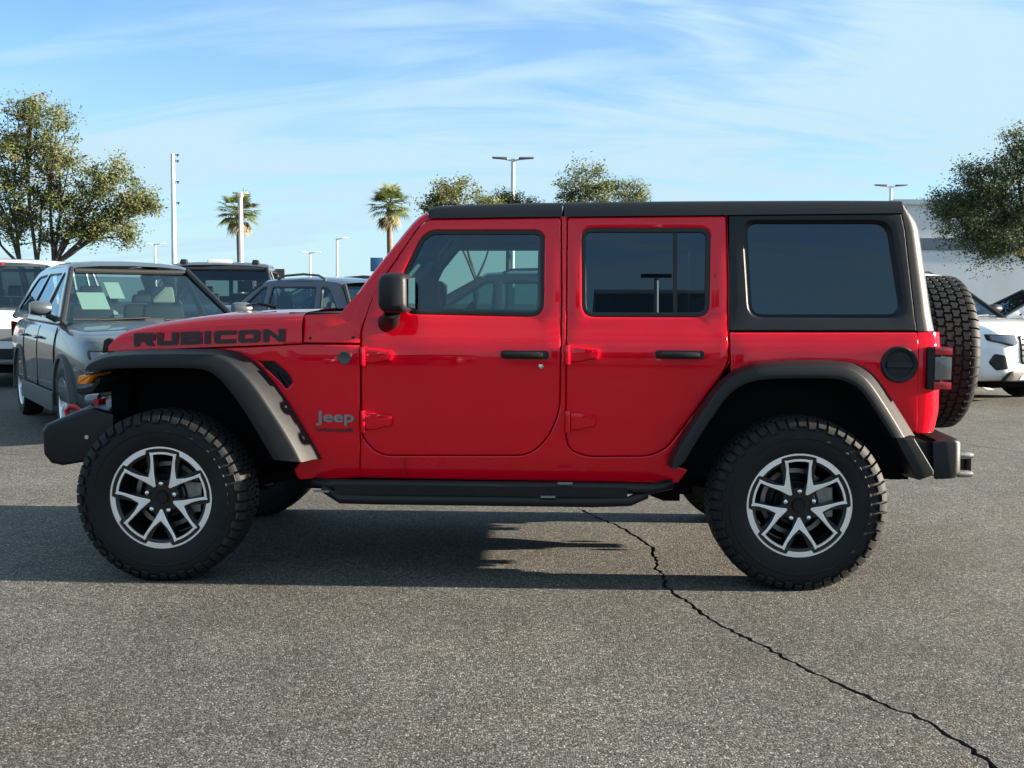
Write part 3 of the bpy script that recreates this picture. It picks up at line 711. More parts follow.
# --- windscreen frame and glass
b = MB(); AO = [(345, 313), (356, 294.5), (372, 273), (387, 254), (412.5, 222.5), (425.5, 212.5)]; AI = [(361.5, 322), (374, 293.5), (386.5, 272.7), (402, 250), (419, 225.5), (429.5, 219)]
for s in SIDES:
    mb = MB(); rows = []
    for o, i in zip(spline(AO, 3), spline(AI, 3)):
        p = S(o); q = S(i); wp = wid(*p) - .012; wq = wid(*q) - .003
        rows.append([(q[0], s * (wq - .05), q[1]), (q[0], s * wq, q[1]), (p[0] + (q[0] - p[0]) * .35, s * (wid(*p) - .003), p[1] + (q[1] - p[1]) * .35), (p[0] + .006, s * (wp - .004), p[1]), (p[0], s * (wp - .025), p[1] + .004), (p[0] + .004, s * (wp - .075), p[1])])
    mb.loft(rows, closed=True); mb.build('windscreen_pillar', M['red'], jeep, angle=50)
t = S((425.5, 212.5)); bt = S((346, 313))
mb = MB(); mb.tube([(t[0] + .045, -.64, t[1] - .022), (t[0] + .045, .64, t[1] - .022)], .026, 10); mb.build('windscreen_header', M['red'], jeep)
mb = MB(); mb.add([(bt[0] + .02, -.72, bt[1]), (bt[0] + .02, .72, bt[1]), (t[0] + .01, .66, t[1] - .02), (t[0] + .01, -.66, t[1] - .02)], [(0, 1, 2, 3)]); mb.build('windscreen', M['front_glass'], jeep, smooth=False, fix=False)
hr = ray(302, 311, -.38)
mb = MB(); mb.box(hr[0] + .005, bt[0] + .06, -.68, .68, hr[1] - .06, hr[1] - .004); mb.build('cowl_top', M['black_plastic'], jeep, smooth=False)
for v0 in (-.30, .20):
    mb = MB(); p = ray(276, 307.5, v0); q = ray(247, 305.5, v0 + .1)
    mb.tube([(p[0], v0, p[1]), ((p[0] + q[0]) / 2, v0, q[1] + .012), (q[0], v0 + .1, q[1])], [.010, .008, .006], 8); mb.build('wiper', M['satin'], jeep)

# --- door mirror
for s in SIDES:
    q = [ray(x, y, -.92) for x, y in ((379, 281), (382, 274.5), (391, 272.3), (404, 273), (408.8, 277), (409.3, 309), (406, 313), (384, 313), (379, 306))]
    b = MB(); n = len(q); cx = sum(p[0] for p in q) / n; cz = sum(p[1] for p in q) / n
    rings = []
    for v, k, du in ((.795, .90, .01), (.81, .97, .004), (.88, 1.0, 0), (.955, .98, 0), (.99, .90, 0), (1.005, .72, 0)):
        rings.append([(cx + (p[0] - cx) * k + du, s * v, cz + (p[1] - cz) * k) for p in rounded([(*p, .02) for p in q], 3)])
    b.loft(rings); mr = b.build('side_mirror', M['black_plastic'], jeep, angle=50)
    p = ray(391, 320, -.84)
    b = MB(); b.tube([(p[0] - .03, s * .77, p[1] - .015), (p[0] - .005, s * .83, p[1] - .005), (p[0] + .01, s * .87, p[1] + .035)], [.045, .042, .038], 14); b.build('mirror_arm', M['satin'], mr)
    e = max(x[0] for x in q); z0 = min(x[1] for x in q) + .02; z1 = max(x[1] for x in q) - .02
    b = MB(); b.add([(e + .012, s * .80, z0), (e + .002, s * .97, z0 + .01), (e + .002, s * .97, z1 - .01), (e + .012, s * .80, z1)], [(0, 1, 2, 3)]); b.build('mirror_glass', M['mirror'], mr, smooth=False)

# --- bumpers, hooks, hitch
b = MB(); sec = [ray(x, y, -.785) for x, y in ((42.5, 430), (47, 424), (59, 419), (78, 411), (94, 407), (112, 412), (112, 455), (84, 462), (63, 465.5), (51, 463), (44, 454))]
rings = []
for v, k, du in ((-.80, .90, .014), (-.785, 1, 0), (-.55, 1, -.05), (-.3, 1, -.10), (.3, 1, -.10), (.55, 1, -.05), (.785, 1, 0), (.80, .90, .014)):
    cz = sum(p[1] for p in sec) / len(sec); rings.append([(p[0] + du, v, cz + (p[1] - cz) * k) for p in sec])
b.loft(rings); fb = b.build('front_bumper', M['satin'], jeep, bevel=.012, angle=30)
for q in ((87, 437),):
    p = ray(*q, -.80); mb = MB(); mb.lathe([(.0001, -.806), (.010, -.806), (.012, -.803), (.012, -.76)], 12, 'y', (p[0], 0, p[1])); mb.build('bumper_bolt', M['chrome'], fb)
for s in SIDES:
    p = ray(70, 408, -.42); mb = MB(); mb.tube([(p[0] - .01, s * .42, p[1] - .05), (p[0] - .02, s * .42, p[1] - .015), (p[0] + .0, s * .42, p[1] + .008), (p[0] + .03, s * .42, p[1] + .004), (p[0] + .07, s * .42, p[1] - .03)], .013, 10); mb.build('tow_hook', M['hook'], jeep)
    p = ray(90, 400, -.62); mb = MB(); mb.lathe([(.0001, -.03), (.02, -.027), (.030, -.01), (.031, .04)], 20, 'x', (p[0], s * .60, p[1])); mb.build('fog_light', M['lamp_glass'], jeep)
    q = [ray(x, y, -.64) for x, y in ((93, 398), (99.5, 399), (99.5, 411), (94, 410))]; mb = MB(); mb.prism(q, s * .56, s * .645, 'y', .004); mb.build('fender_bracket', M['hook'], jeep)
b = MB(); secs = [ray(x, y, -.83) for x, y in ((937.5, 441), (960, 439.5), (963, 443), (962.5, 474), (957, 478.5), (938.5, 479.5))]
rings = []
for v, du in ((-.84, -.03), (-.825, -.008), (-.78, .0), (-.4, .035), (.4, .035), (.78, 0), (.825, -.008), (.84, -.03)): rings.append([(p[0] + du, v, p[1]) for p in secs])
b.loft(rings); rb = b.build('rear_bumper', M['black_plastic'], jeep, bevel=.010)
b = MB(); b.box(uC - .05, secs[0][0] + .03, -.80, .80, secs[-1][1] + .02, secs[0][1] - .01); b.build('bumper_filler', M['satin'], jeep, smooth=False)
hz0 = ray(968, 462, 0)
b = MB(); b.box(hz0[0] - .62, hz0[0] - .01, -.04, .04, hz0[1] - .04, hz0[1] + .04); b.box(hz0[0] - .03, hz0[0], -.055, .055, hz0[1] - .055, hz0[1] + .055); hh = b.build('trailer_hitch', M['satin'], jeep, bevel=.006)
for s, zz in ((-1, .05), (1, -.02), (-1, -.05)):
    b = MB(); b.lathe([(.0001, .03), (.014, .026), (.02, .0), (.02, -.05)], 14, 'x', (hz0[0] - .04, s * .10, hz0[1] + zz)); b.build('hitch_socket', M['steel'] if s < 0 else M['satin'], hh)

# --- side steps
for s in SIDES:
    b = MB(); zt = ray(480, 486.5, -.85)[1]; zb = ray(480, 500.5, -.88)[1]; ua = ray(312, 486, -.85)[0]; ub = ray(672, 488, -.85)[0]
    b.tube([(ua, s * .78, zt), (ua + .10, s * .85, zt), (ub - .10, s * .85, zt), (ub, s * .78, zt + .01)], .027, 12)
    uc = ray(335, 496, -.88)[0]; ud = ray(640, 494, -.88)[0]
    b.tube([(uc - .06, s * .83, zt - .02), (uc + .03, s * .88, zb), (uc + .2, s * .89, zb), (ud - .22, s * .89, zb), (ud - .05, s * .88, zb + .005), (ud + .03, s * .83, zt - .03)], .024, 12)
    b.box(uc + .0, ud - .06, min(s * .80, s * .89), max(s * .80, s * .89), zb - .01, zt + .005)
    st = b.build('side_step', M['satin'], jeep)
    for q in ((565, 483), (548, 496.5), (322, 491)):
        p = ray(*q, -.90); mb = MB(); mb.box(p[0] - .035, p[0] + .035, s * .905 - .012, s * .905 + .006, p[1] - .004, p[1] + .004); mb.build('step_slot', M['badge'], st, smooth=False)

# --- chassis seen under the sills
b = MB()
for s in SIDES:
    b.box(-2.0, 2.15, s * .42 - .045, s * .42 + .045, .46, .60)
    b.tube([(1.50, s * .50, .36), (.72, s * .46, .52)], .035, 10); b.tube([(-1.50, s * .50, .36), (-.75, s * .44, .50)], .035, 10)
    b.tube([(1.62, s * .60, .34), (1.75, s * .58, .85)], .035, 10); b.tube([(-1.5, s * .56, .42), (-1.52, s * .50, .95)], .06, 12)
b.build('chassis_frame', M['dark'], jeep)
for u in (-1.504, 1.504):
    b = MB(); b.tube([(u, -.72, .405), (u, .72, .405)], .045, 12); b.tube([(u, -.70, .405), (u, -.62, .405)], .13, 20); b.tube([(u, .62, .405), (u, .70, .405)], .13, 20)
    v = .0 if u > 0 else .22
    b.lathe([(.0001, -.17), (.08, -.15), (.145, -.06), (.155, 0), (.145, .06), (.08, .15), (.0001, .17)], 18, 'y', (u, v, .40))
    b.build('axle', M['dark'], jeep)
b = MB(); b.tube([(-1.4, .22, .42), (-.2, .12, .50)], .03, 8); b.tube([(.3, 0, .50), (1.4, 0, .42)], .04, 8); b.box(-.3, .45, -.22, .28, .40, .56, .03); b.build('driveline', M['dark'], jeep)
b = MB(); b.box(.45, 1.05, -.66, -.12, .40, .54, .03); b.build('fuel_tank', M['dark'], jeep, bevel=.02)
b = MB(); b.tube([(1.78, -.45, .53), (1.78, .45, .53)], .10, 16); b.tube([(1.8, .4, .50), (2.15, .45, .52)], .03, 10); b.tube([(-.2, .3, .48), (1.2, .34, .50), (1.7, .3, .55)], .03, 8); b.build('exhaust', M['dark'], jeep)

# --- interior seen through the glass
def seat(u, v):
    b = MB()
    b.loft([[(u - .50, v - .25, .72), (u - .50, v + .25, .72), (u - .50, v + .25, .84), (u - .50, v - .25, .84)], [(u, v - .25, .70), (u, v + .25, .70), (u, v + .25, .86), (u, v - .25, .86)]])
    st = b.build('seat', M['interior'], jeep, bevel=.03)
    b = MB(); b.loft([[(u - .06, v - .24, .80), (u - .06, v + .24, .80), (u + .08, v + .24, .80), (u + .08, v - .24, .80)], [(u + .07, v - .24, 1.2), (u + .07, v + .24, 1.2), (u + .19, v + .22, 1.2), (u + .19, v - .22, 1.2)], [(u + .13, v - .16, 1.36), (u + .13, v + .16, 1.36), (u + .21, v + .15, 1.36), (u + .21, v - .15, 1.36)]]); b.build('seat_back', M['interior'], st, bevel=.03)
    b = MB(); b.box(u + .12, u + .23, v - .14, v + .14, 1.40, 1.58); b.build('headrest', M['interior'], st, bevel=.03)
for v in (-.36, .36): seat(.16, v)
for v in (-.36, .36): seat(1.05, v)
b = MB(); b.loft([[(-.72, -.70, 1.02), (-.72, .70, 1.02), (-.62, .70, 1.26), (-.62, -.70, 1.26)], [(-.34, -.70, .95), (-.34, .70, .95), (-.38, .70, 1.25), (-.38, -.70, 1.25)]], caps=True)
db = b.build('dashboard', M['interior'], jeep, bevel=.03)
b = MB(); cW = Vector((-.16, -.36, 1.17)); ax = Vector((-.42, 0, .26)).normalized(); e1 = Vector((0, 1, 0)); e2 = ax.cross(e1)
b.tube([cW + (e1 * cos(a) + e2 * sin(a)) * .185 for a in [2 * pi * k / 32 for k in range(33)]], .015, 8, cap=False)
for a in (0, pi, -pi / 2): b.tube([cW - ax * -.02, cW + (e1 * cos(a) + e2 * sin(a)) * .18], .016, 6)
b.tube([cW, cW + ax * .3 - Vector((0, 0, .2))], .03, 8); b.build('steering_wheel', M['interior'], jeep)
for s in SIDES:
    mb = MB(); mb.tube([(bt[0] + .03, s * .685, bt[1] - .05), (t[0] + .06, s * .62, t[1] - .04)], .045, 8); mb.build('pillar_trim', M['interior'], jeep)
    mb = MB(); mb.prism([(.60, .51), (.98, .51), (.98, .37), (.90, .37), (.72, .44)], s * .52, s * .66, 'y'); mb.build('suspension_bracket', M['dark'], jeep, smooth=False)
    mb = MB(); mb.box(-.86, .78, min(s * .56, s * .74), max(s * .56, s * .74), .425, .512); mb.build('rocker_guard', M['dark'], jeep, smooth=False)
b = MB()
for s in SIDES:
    b.tube([(.30, s * .64, .7), (.31, s * .60, 1.66)], .035, 8); b.tube([(-.26, s * .60, 1.68), (1.9, s * .58, 1.69)], .035, 8); b.tube([(1.25, s * .62, .8), (1.24, s * .58, 1.68)], .035, 8); b.tube([(-.26, s * .60, 1.68), (-.66, s * .68, 1.22)], .03, 8)
b.tube([(.31, -.6, 1.67), (.31, .6, 1.67)], .035, 8); b.build('roll_bar', M['interior'], jeep)
for v in (-.34, .34):
    b = MB(); b.loft([[(-.34, v - .17, 1.53), (-.34, v + .17, 1.53), (-.325, v + .17, 1.53), (-.325, v - .17, 1.53)], [(-.22, v - .17, 1.69), (-.22, v + .17, 1.69), (-.20, v + .17, 1.69), (-.20, v - .17, 1.69)]]); b.build('sun_visor', M['interior'], jeep, bevel=.005)
b = MB(); b.box(-.33, -.28, -.10, .10, 1.56, 1.63); b.build('rear_view_mirror', M['interior'], jeep, bevel=.01)

# --- wheels
def wheel_meshes():
    """shared meshes of one wheel, axis along v, outer face towards -v"""
    res = {}
    R0 = .3985
    b = MB()
    prof = [(.236, .105), (.246, .128), (.270, .139), (.300, .143), (.335, .141), (.368, .136), (.388, .124), (R0, .10), (R0 + .003, .05), (R0 + .004, 0)]
    prof = prof + [(r, -h) for r, h in prof[-2::-1]]
    b.lathe(prof, 72)
    for h in (-1, 1):                                    # moulded ring on the sidewall
        b.lathe([(.315, h * .1425), (.318, h * .146), (.326, h * .1455), (.329, h * .142)], 72)
    rnd = random.Random(4); N = 52; pitch = 2 * pi / N
    def blk(a0, poly, rr0, rr1, ins):
        """tread block: poly in (arc fraction of pitch, v)"""
        vs = []
        cx = sum(p[0] for p in poly) / len(poly); cy = sum(p[1] for p in poly) / len(poly)
        for rr, k in ((rr0, 1.0), (rr1 - .002, .97), (rr1, ins)):
            for p in poly:
                a = a0 + (cx + (p[0] - cx) * k) * pitch; vs.append((rr * cos(a), cy + (p[1] - cy) * k, rr * sin(a)))
        n = len(poly); fs = [(i, (i + 1) % n, n + (i + 1) % n, n + i) for i in range(n)] + [(n + i, n + (i + 1) % n, 2 * n + (i + 1) % n, 2 * n + i) for i in range(n)] + [tuple(range(2 * n, 3 * n))]
        b.add(vs, fs)
    for k in range(N):
        a = k * pitch; j = rnd.uniform(-.02, .02)
        for row, (v, ph) in enumerate(((-.063, .0), (-.021, .5), (.021, .0), (.063, .5))):
            sg = 1 if row % 2 else -1
            blk(a + ph * pitch, [(-.42 + j, v - .017), (-.10, v - .0215), (.08, v - .012), (.38, v - .016), (.47, v + .004), (.36 + j, v + .019), (.05, v + .013), (-.12, v + .021), (-.43, v + .015), (-.34, v - .002)], R0, R0 + .0145, .9)
        for h in (-1, 1):                                # shoulder lugs, alternately long, wrapped onto the sidewall
            ext = .358 if k % 2 else .370; w0 = .445
            base = a + (.25 if h > 0 else .7) * pitch
            P = [(R0 + .012, .086), (R0 + .0125, .100), (R0 + .009, .118), (.394, .134), (.378, .143), (ext + .006, .1475), (ext, .145)]
            Q = [(R0 - .004, .086), (R0 - .004, .1), (R0 - .006, .112), (.381, .127), (.370, .1345), (ext + .002, .139), (ext, .1405)]
            rows = []
            for (r1, v1), (r2, v2) in zip(P, Q):
                kk = w0 * (1 - .12 * (v1 > .14)); vs = []
                for da in (-kk, -kk + .06, kk - .06, kk):
                    rr, vv = (r2, v2) if abs(da) == kk else (r1, v1)
                    aa = base + da * pitch; vs.append((rr * cos(aa), h * vv, rr * sin(aa)))
                rows.append(vs)
            b.loft(rows, closed=False)
    res['tyre'] = (b, 'rubber', 30)
    # rim barrel and dark back
    b = MB(); b.lathe([(.216, -.118), (.206, -.112), (.200, -.09), (.195, -.02), (.19, .06), (.20, .11)], 56)
    b.lathe([(.06, -.045), (.105, -.052), (.110, -.030), (.19, .02)], 40)
    res['rim_barrel'] = (b, 'gloss_black', 35)
    b = MB(); b.lathe([(.055, -.012), (.160, -.012), (.160, .012), (.055, .012)], 48, close=True); b.box(.075, .170, -.05, .05, -.07, .07); res['brake_disc'] = (b, 'steel', 30)
    R = .250
    half_f = [(0, 1, 9), (1, 2, 8, 9), (2, 3, 8), (3, 4, 7, 8), (4, 5, 6, 7)]
    YF = half_f + [tuple(19 - i for i in f) for f in half_f] + [(0, 9, 10, 19)]
    def pol(r, a): return (r * R * cos(a), r * R * sin(a))
    # rim ring: machined lip, wider between the windows
    b = MB(); n = 180; ring_o = []; ring_i = []; vs = []
    for k in range(n):
        a = 2 * pi * k / n; ph = ((math.degrees(a) - 90 + 36) % 72) - 36      # angle from the nearest window centre
        inner = .945 if abs(ph) < 21.5 else .875
        vs.append([(R * cos(a), -.112, R * sin(a)), (R * .985 * cos(a), -.124, R * .985 * sin(a)), (R * inner * cos(a), -.124, R * inner * sin(a)), (R * (inner - .012) * cos(a), -.108, R * (inner - .012) * sin(a))])
    vs.append(vs[0]); b.loft(vs, closed=False)
    # Y spokes and arcs, machined
    for k in range(5):
        th = radians(90 + 36 + 72 * k)
        loc = [(.018, .235), (.033, .262), (.107, .417), (.209, .588), (.3126, .7619), (.334, .801), (.288, .842), (.221, .703), (.127, .577), (.010, .462)]
        poly = loc + [(-x, r) for x, r in loc[::-1]]
        ct, st_ = cos(th), sin(th)
        pts = [(R * (r * ct - x * st_), R * (r * st_ + x * ct)) for x, r in poly]
        # depth falls towards the hub
        def dv(p): rr = sqrt(p[0] ** 2 + p[1] ** 2) / R; return -.112 - .009 * rr
        nn = len(pts); q = offset_poly(pts, .0018)
        tri = YF
        vv = [(p[0], dv(p) + .012, p[1]) for p in pts] + [(p[0], dv(p) + .0015, p[1]) for p in pts] + [(p[0], dv(p), p[1]) for p in q]
        fs = [(i, (i + 1) % nn, nn + (i + 1) % nn, nn + i) for i in range(nn)] + [(nn + i, nn + (i + 1) % nn, 2 * nn + (i + 1) % nn, 2 * nn + i) for i in range(nn)] + [tuple(2 * nn + i for i in t) for t in tri]
        b.add(vv, fs)
        aw = radians(90 + 72 * k); rows = []
        for j in range(9):
            a = aw + radians(-16.4 + 32.8 * j / 8)
            rows.append([(*(lambda p: (p[0], -.112, p[1]))(pol(.828, a)),), (*(lambda p: (p[0], -.1198, p[1]))(pol(.831, a)),), (*(lambda p: (p[0], -.1198, p[1]))(pol(.872, a)),), (*(lambda p: (p[0], -.112, p[1]))(pol(.875, a)),)])
        b.loft(rows, closed=False)
    res['rim_face'] = (b, 'alloy', 25)
    # black pockets: the same spokes wider and lower, notch plates, hub
    b = MB()
    for k in range(5):
        th = radians(90 + 36 + 72 * k); ct, st_ = cos(th), sin(th)
        loc = [(.11, .20), (.115, .33), (.135, .46), (.225, .575), (.340, .80), (.33, .88), (.20, .90), (.165, .78), (.085, .60), (.004, .50)]
        poly = loc + [(-x, r) for x, r in loc[::-1]]; pts = [(R * (r * ct - x * st_), R * (r * st_ + x * ct)) for x, r in poly]; nn = len(pts)
        vv = [(p[0], -.109, p[1]) for p in pts] + [(p[0], -.05, p[1]) for p in pts]
        tri = YF
        b.add(vv, [(i, (i + 1) % nn, nn + (i + 1) % nn, nn + i) for i in range(nn)] + tri)
        aw = radians(90 + 72 * k); rows = []
        for j in range(9):
            a = aw + radians(-23.5 + 47 * j / 8)
            rows.append([(pol(.86, a)[0], -.06, pol(.86, a)[1]), (pol(.865, a)[0], -.1165, pol(.865, a)[1]), (pol(.945, a)[0], -.1175, pol(.945, a)[1]), (pol(.95, a)[0], -.10, pol(.95, a)[1])])
        b.loft(rows, closed=False)
    b.lathe([(.0001, -.105), (.06, -.106), (.080, -.104), (.086, -.05)], 40)
    res['rim_spokes'] = (b, 'gloss_black', 30)
    b = MB(); b.lathe([(.0001, -.116), (.024, -.1165), (.026, -.1195), (.030, -.1195), (.033, -.112), (.034, -.10)], 32); res['centre_cap'] = (b, 'satin', 30)
    b = MB(); b.lathe([(.0001, -.138), (.006, -.137), (.0105, -.132), (.0115, -.125), (.0115, -.100)], 14, 'y', (.27 * R * 0 + 0, 0, .275 * R)); res['lug_nut'] = (b, 'chrome', 40)
    return res
WM = {}
for k, (b, m, an) in wheel_meshes().items():
    o = b.build(k, M[m], None, angle=an); WM[k] = o.data; bpy.data.objects.remove(o)
def make_wheel(name, parent, mtx, disc=True):
    t = bpy.data.objects.new(name, WM['tyre']); link(t, parent); t.matrix_local = mtx
    for k in ('rim_barrel', 'rim_spokes', 'rim_face', 'centre_cap') + (('brake_disc',) if disc else ()):
        link(bpy.data.objects.new(k, WM[k]), t)
    for i in range(5):
        o = bpy.data.objects.new('lug_nut', WM['lug_nut']); o.rotation_euler = (0, radians(72 * i), 0); link(o, t)
    return t
for u, sp in ((-1.504, 3), (1.504, -2)):
    for s in SIDES:
        m = Matrix.Translation((u, s * .799, .402)) @ Matrix.Rotation(0 if s < 0 else pi, 4, 'Z') @ Matrix.Rotation(radians(sp), 4, 'Y')
        make_wheel('wheel', jeep, m)
sp = make_wheel('spare_wheel', jeep, Matrix.Translation((2.385, .02, 1.085)) @ Matrix.Rotation(radians(90), 4, 'Z') @ Matrix.Rotation(radians(7), 4, 'Y'), False)
b = MB(); b.tube([(uE, .02, 1.085), (2.385, .02, 1.085)], .09, 14); b.box(uE, uE + .05, -.25, .25, .9, 1.25); b.build('spare_carrier', M['satin'], jeep)

# ------------------------------------------------------------------ parked vehicles of the far rows
def paint(name, col, metal=.0): return mat(name, col, .32, metal=metal, coat=1.0, var=(5, .05))
M['grey_paint'] = paint('slate_grey_paint', (.045, .056, .066), .1); M['white_paint'] = paint('white_paint', (.78, .79, .80))
M['black_paint'] = paint('black_paint', (.012, .014, .017)); M['navy_paint'] = paint('navy_paint', (.007, .012, .021), .0)
M['silver_paint'] = paint('silver_paint', (.50, .52, .54), .5)
M['paper'] = mat('windscreen_paper', (.72, .84, .78), .8); M['paper_ink'] = mat('paper_ink', (.30, .42, .38), .8)
M['tan_seat'] = mat('pale_headrest', (.30, .32, .31), .7)
M['cladding'] = mat('grey_cladding', (.06, .065, .07), .6)
def car_wheel_meshes():
    b = MB(); b.lathe([(.235, .085), (.25, .105), (.30, .112), (.335, .108), (.352, .085), (.356, .04), (.357, 0), (.356, -.04), (.352, -.085), (.335, -.108), (.30, -.112), (.25, -.105), (.235, -.085)], 48)
    t = b
    b = MB(); b.lathe([(.24, -.095), (.232, -.102), (.222, -.096), (.215, .02), (.21, .08)], 48); b.lathe([(.0001, -.075), (.05, -.078), (.058, -.06)], 24)
    for k in range(5):
        for d in (-.13, .13):
            a = 2 * pi * k / 5 + d; a2 = 2 * pi * k / 5 + d * 2.0
            p, q = (.045 * cos(a), .045 * sin(a)), (.225 * cos(a2), .225 * sin(a2)); nx, nz_ = -sin(a) * .014, cos(a) * .014
            b.prism([(p[0] - nx, p[1] - nz_), (q[0] - nx * 1.2, q[1] - nz_ * 1.2), (q[0] + nx * 1.2, q[1] + nz_ * 1.2), (p[0] + nx, p[1] + nz_)], -.085, -.05, 'y')
    r = b
    b = MB(); b.lathe([(.0001, -.03), (.21, -.02), (.215, .0)], 32); k = b
    return {'tyre': (t, 'rubber'), 'rim': (r, 'alloy'), 'wheel_back': (k, 'dark')}
CW = {}
for k, (b, m) in car_wheel_meshes().items():
    o = b.build(k, M[m], None, angle=35); CW[k] = o.data; bpy.data.objects.remove(o)

def make_car(name, label, cat, loc, heading, pm, kind='crossover', gm='car_glass', group='vehicles parked in the rows behind', rails=True, papers=False, rack=False):
    """crossover, boxy suv or pickup; x forward, y left. heading: degrees of the nose from +X"""
    root = thing(name, label, cat, (loc[0], loc[1], 0), radians(heading), group)
    pm = M[pm]; gm = M[gm]
    K = dict(hatch=dict(L=2.02, W=.90, belt=1.06, hood=1.0, roof=1.62, cow=.85, wt=.12, rr=-1.35, rb=-1.72, tw=.64),
             crossover=dict(L=2.36, W=.945, belt=1.13, hood=1.08, roof=1.71, cow=1.14, wt=.14, rr=-1.80, rb=-2.24, tw=.605),
             large=dict(L=2.50, W=1.0, belt=1.17, hood=1.15, roof=1.80, cow=1.02, wt=.12, rr=-1.95, rb=-2.34, tw=.70),
             boxy=dict(L=2.50, W=.98, belt=1.22, hood=1.20, roof=1.92, cow=.95, wt=.45, rr=-2.25, rb=-2.42, tw=.78),
             pickup=dict(L=2.95, W=1.0, belt=1.30, hood=1.30, roof=1.90, cow=.95, wt=.38, rr=-.95, rb=-1.15, tw=.74))[kind]
    L, Wd, zb, zh, zr, xc, xt, xr, xb, tw = (K[k] for k in ('L', 'W', 'belt', 'hood', 'roof', 'cow', 'wt', 'rr', 'rb', 'tw'))
    fx, rx = dict(pickup=(1.75, -1.75), hatch=(1.22, -1.22)).get(kind, (1.42, -1.36)); wr = .357 if kind in ('crossover', 'hatch') else .385
    # lower body
    st = [(-L, .80 * Wd, .52, zb - .28), (-L + .04, .90 * Wd, .42, zb - .18), (-L + .12, .965 * Wd, .36, zb - .06), (-L + .4, .99 * Wd, .30, zb), (-.9, Wd, .26, zb), (.5, Wd, .26, zb - .02), (xc, .995 * Wd, .27, zb - .02), (L - .75, .985 * Wd, .28, zh - .02), (L - .35, .95 * Wd, .30, zh - .06), (L - .14, .88 * Wd, .33, zh - .13), (L - .03, .76 * Wd, .37, zh - .22), (L + .02, .62 * Wd, .43, zh - .30)]
    b = MB(); rings = []
    for x, w, z0, z1 in st:
        h = z1 - z0
        half = [(0, z0), (w * .84, z0), (w * .96, z0 + .04), (w * .995, z0 + .16), (w * .985, z0 + h * .45), (w, z0 + h * .62), (w * .985, z0 + h * .80), (w * .955, z1 - .045), (w * .90, z1 - .008), (w * .80, z1 + .012), (w * .4, z1 + .035), (0, z1 + .042)]
        rings.append([(x, -y, z) for y, z in half] + [(x, y, z) for y, z in half[-2:0:-1]])
    b.loft(rings); body = b.build('body', pm, root, angle=40)
    sub = body.modifiers.new('smooth', 'SUBSURF'); sub.levels = 1; sub.render_levels = 1
    cut = MB()
    for x in (fx, rx):
        for s in SIDES: cut.lathe([(.0001, s * .58), (wr + .055, s * .58), (wr + .055, s * 1.3), (.0001, s * 1.3)], 32, 'y', (x, 0, wr + .01))
    co = cut.build('arch_cutter', M['dark'], None, smooth=False)
    bo = body.modifiers.new('arches', 'BOOLEAN'); bo.object = co; bo.operation = 'DIFFERENCE'; bo.solver = 'EXACT'
    dg = bpy.context.evaluated_depsgraph_get(); me = bpy.data.meshes.new_from_object(body.evaluated_get(dg)); body.modifiers.clear(); body.data = me; me.set_sharp_from_angle(angle=radians(40)); bpy.data.objects.remove(co)
    # wheel-well liner and arch cladding
    for x in (fx, rx):
        for s in SIDES:
            b = MB(); b.lathe([(wr + .056, s * .58), (wr + .056, s * (Wd - .012)), (wr + .06, s * (Wd + .006)), (wr + .10, s * (Wd + .004)), (wr + .105, s * (Wd - .06))], 40, 'y', (x, 0, wr + .01))
            b2 = MB(); b2.v = b.v; b2.f = [f for f in b.f if all(b.v[i][2] > .27 for i in f)]; b2.m = [0] * len(b2.f)
            b2.build('arch_cladding', M['cladding'] if kind == 'crossover' else M['black_plastic'], body)
    for s in SIDES:
        b = MB(); b.box(rx + wr, fx - wr, s * (Wd + .004) - .02, s * (Wd + .004) + .005, .25, .44, .003); b.build('sill_cladding', M['cladding'], body, bevel=.01)
    for s in SIDES:                                       # door shut lines and handles
        for sx in ((xc - .10), (-.02), (-1.0)) if kind != 'pickup' else ((xc - .10), 0.0, xb + .1):
            z0_, z1_ = .27, zb - .01; h_ = z1_ - z0_
            b = MB(); b.tube([(sx, s * Wd * k_, z0_ + h_ * t_) for t_, k_ in ((.2, .994), (.35, .988), (.5, .990), (.62, .996), (.75, .988), (.86, .968), (.94, .945))], .006, 6); b.build('door_seam', M['seal'], body)
        for hx in ((.12, -.86) if kind != 'pickup' else (.15, xb + .25)):
            b = MB(); z_ = .27 + (zb - .28) * .80; b.tube([(hx - .10, s * (Wd * .982), z_), (hx - .08, s * (Wd + .025), z_), (hx + .08, s * (Wd + .025), z_), (hx + .10, s * (Wd * .982), z_)], .014, 8); b.build('door_handle', pm, body)
    b = MB(); b.box(-L + .2, L - .3, -.6, .6, .22, .34); b.build('underbody', M['dark'], root, smooth=False)
    for x in (fx, rx):
        for s in SIDES:
            w = bpy.data.objects.new('wheel', CW['tyre']); link(w, root); k = wr / .357
            w.matrix_local = Matrix.Translation((x, s * (Wd - .125), wr)) @ Matrix.Rotation(0 if s < 0 else pi, 4, 'Z') @ Matrix.Rotation(.4 * x, 4, 'Y') @ Matrix.Scale(k, 4)
            link(bpy.data.objects.new('rim', CW['rim']), w); link(bpy.data.objects.new('wheel_back', CW['wheel_back']), w)
    # greenhouse sides with window openings
    zg = zb - .03; bw = .93 * Wd
    def gy(z): return bw + (tw - bw) * max(0, (z - zb) / (zr - zb)) ** 1.15
    pil = .075
    out_ = [(xc + .02, zg), (xt, zr - .035, .22), (xt - .3, zr + .005), (xr + .4, zr), (xr, zr - .05, .15), (xb, zg + .03, .05)]
    out_ = rounded(out_, 5)
    x1 = -.05 if kind != 'pickup' else .05; x2 = -1.02
    zt = zr - .085
    def xa(z): return xc + (xt - xc) * (z - zg) / (zr - .035 - zg)
    def xz(z): return xb + (xr - xb) * (z - zg) / (zr - .05 - zg)
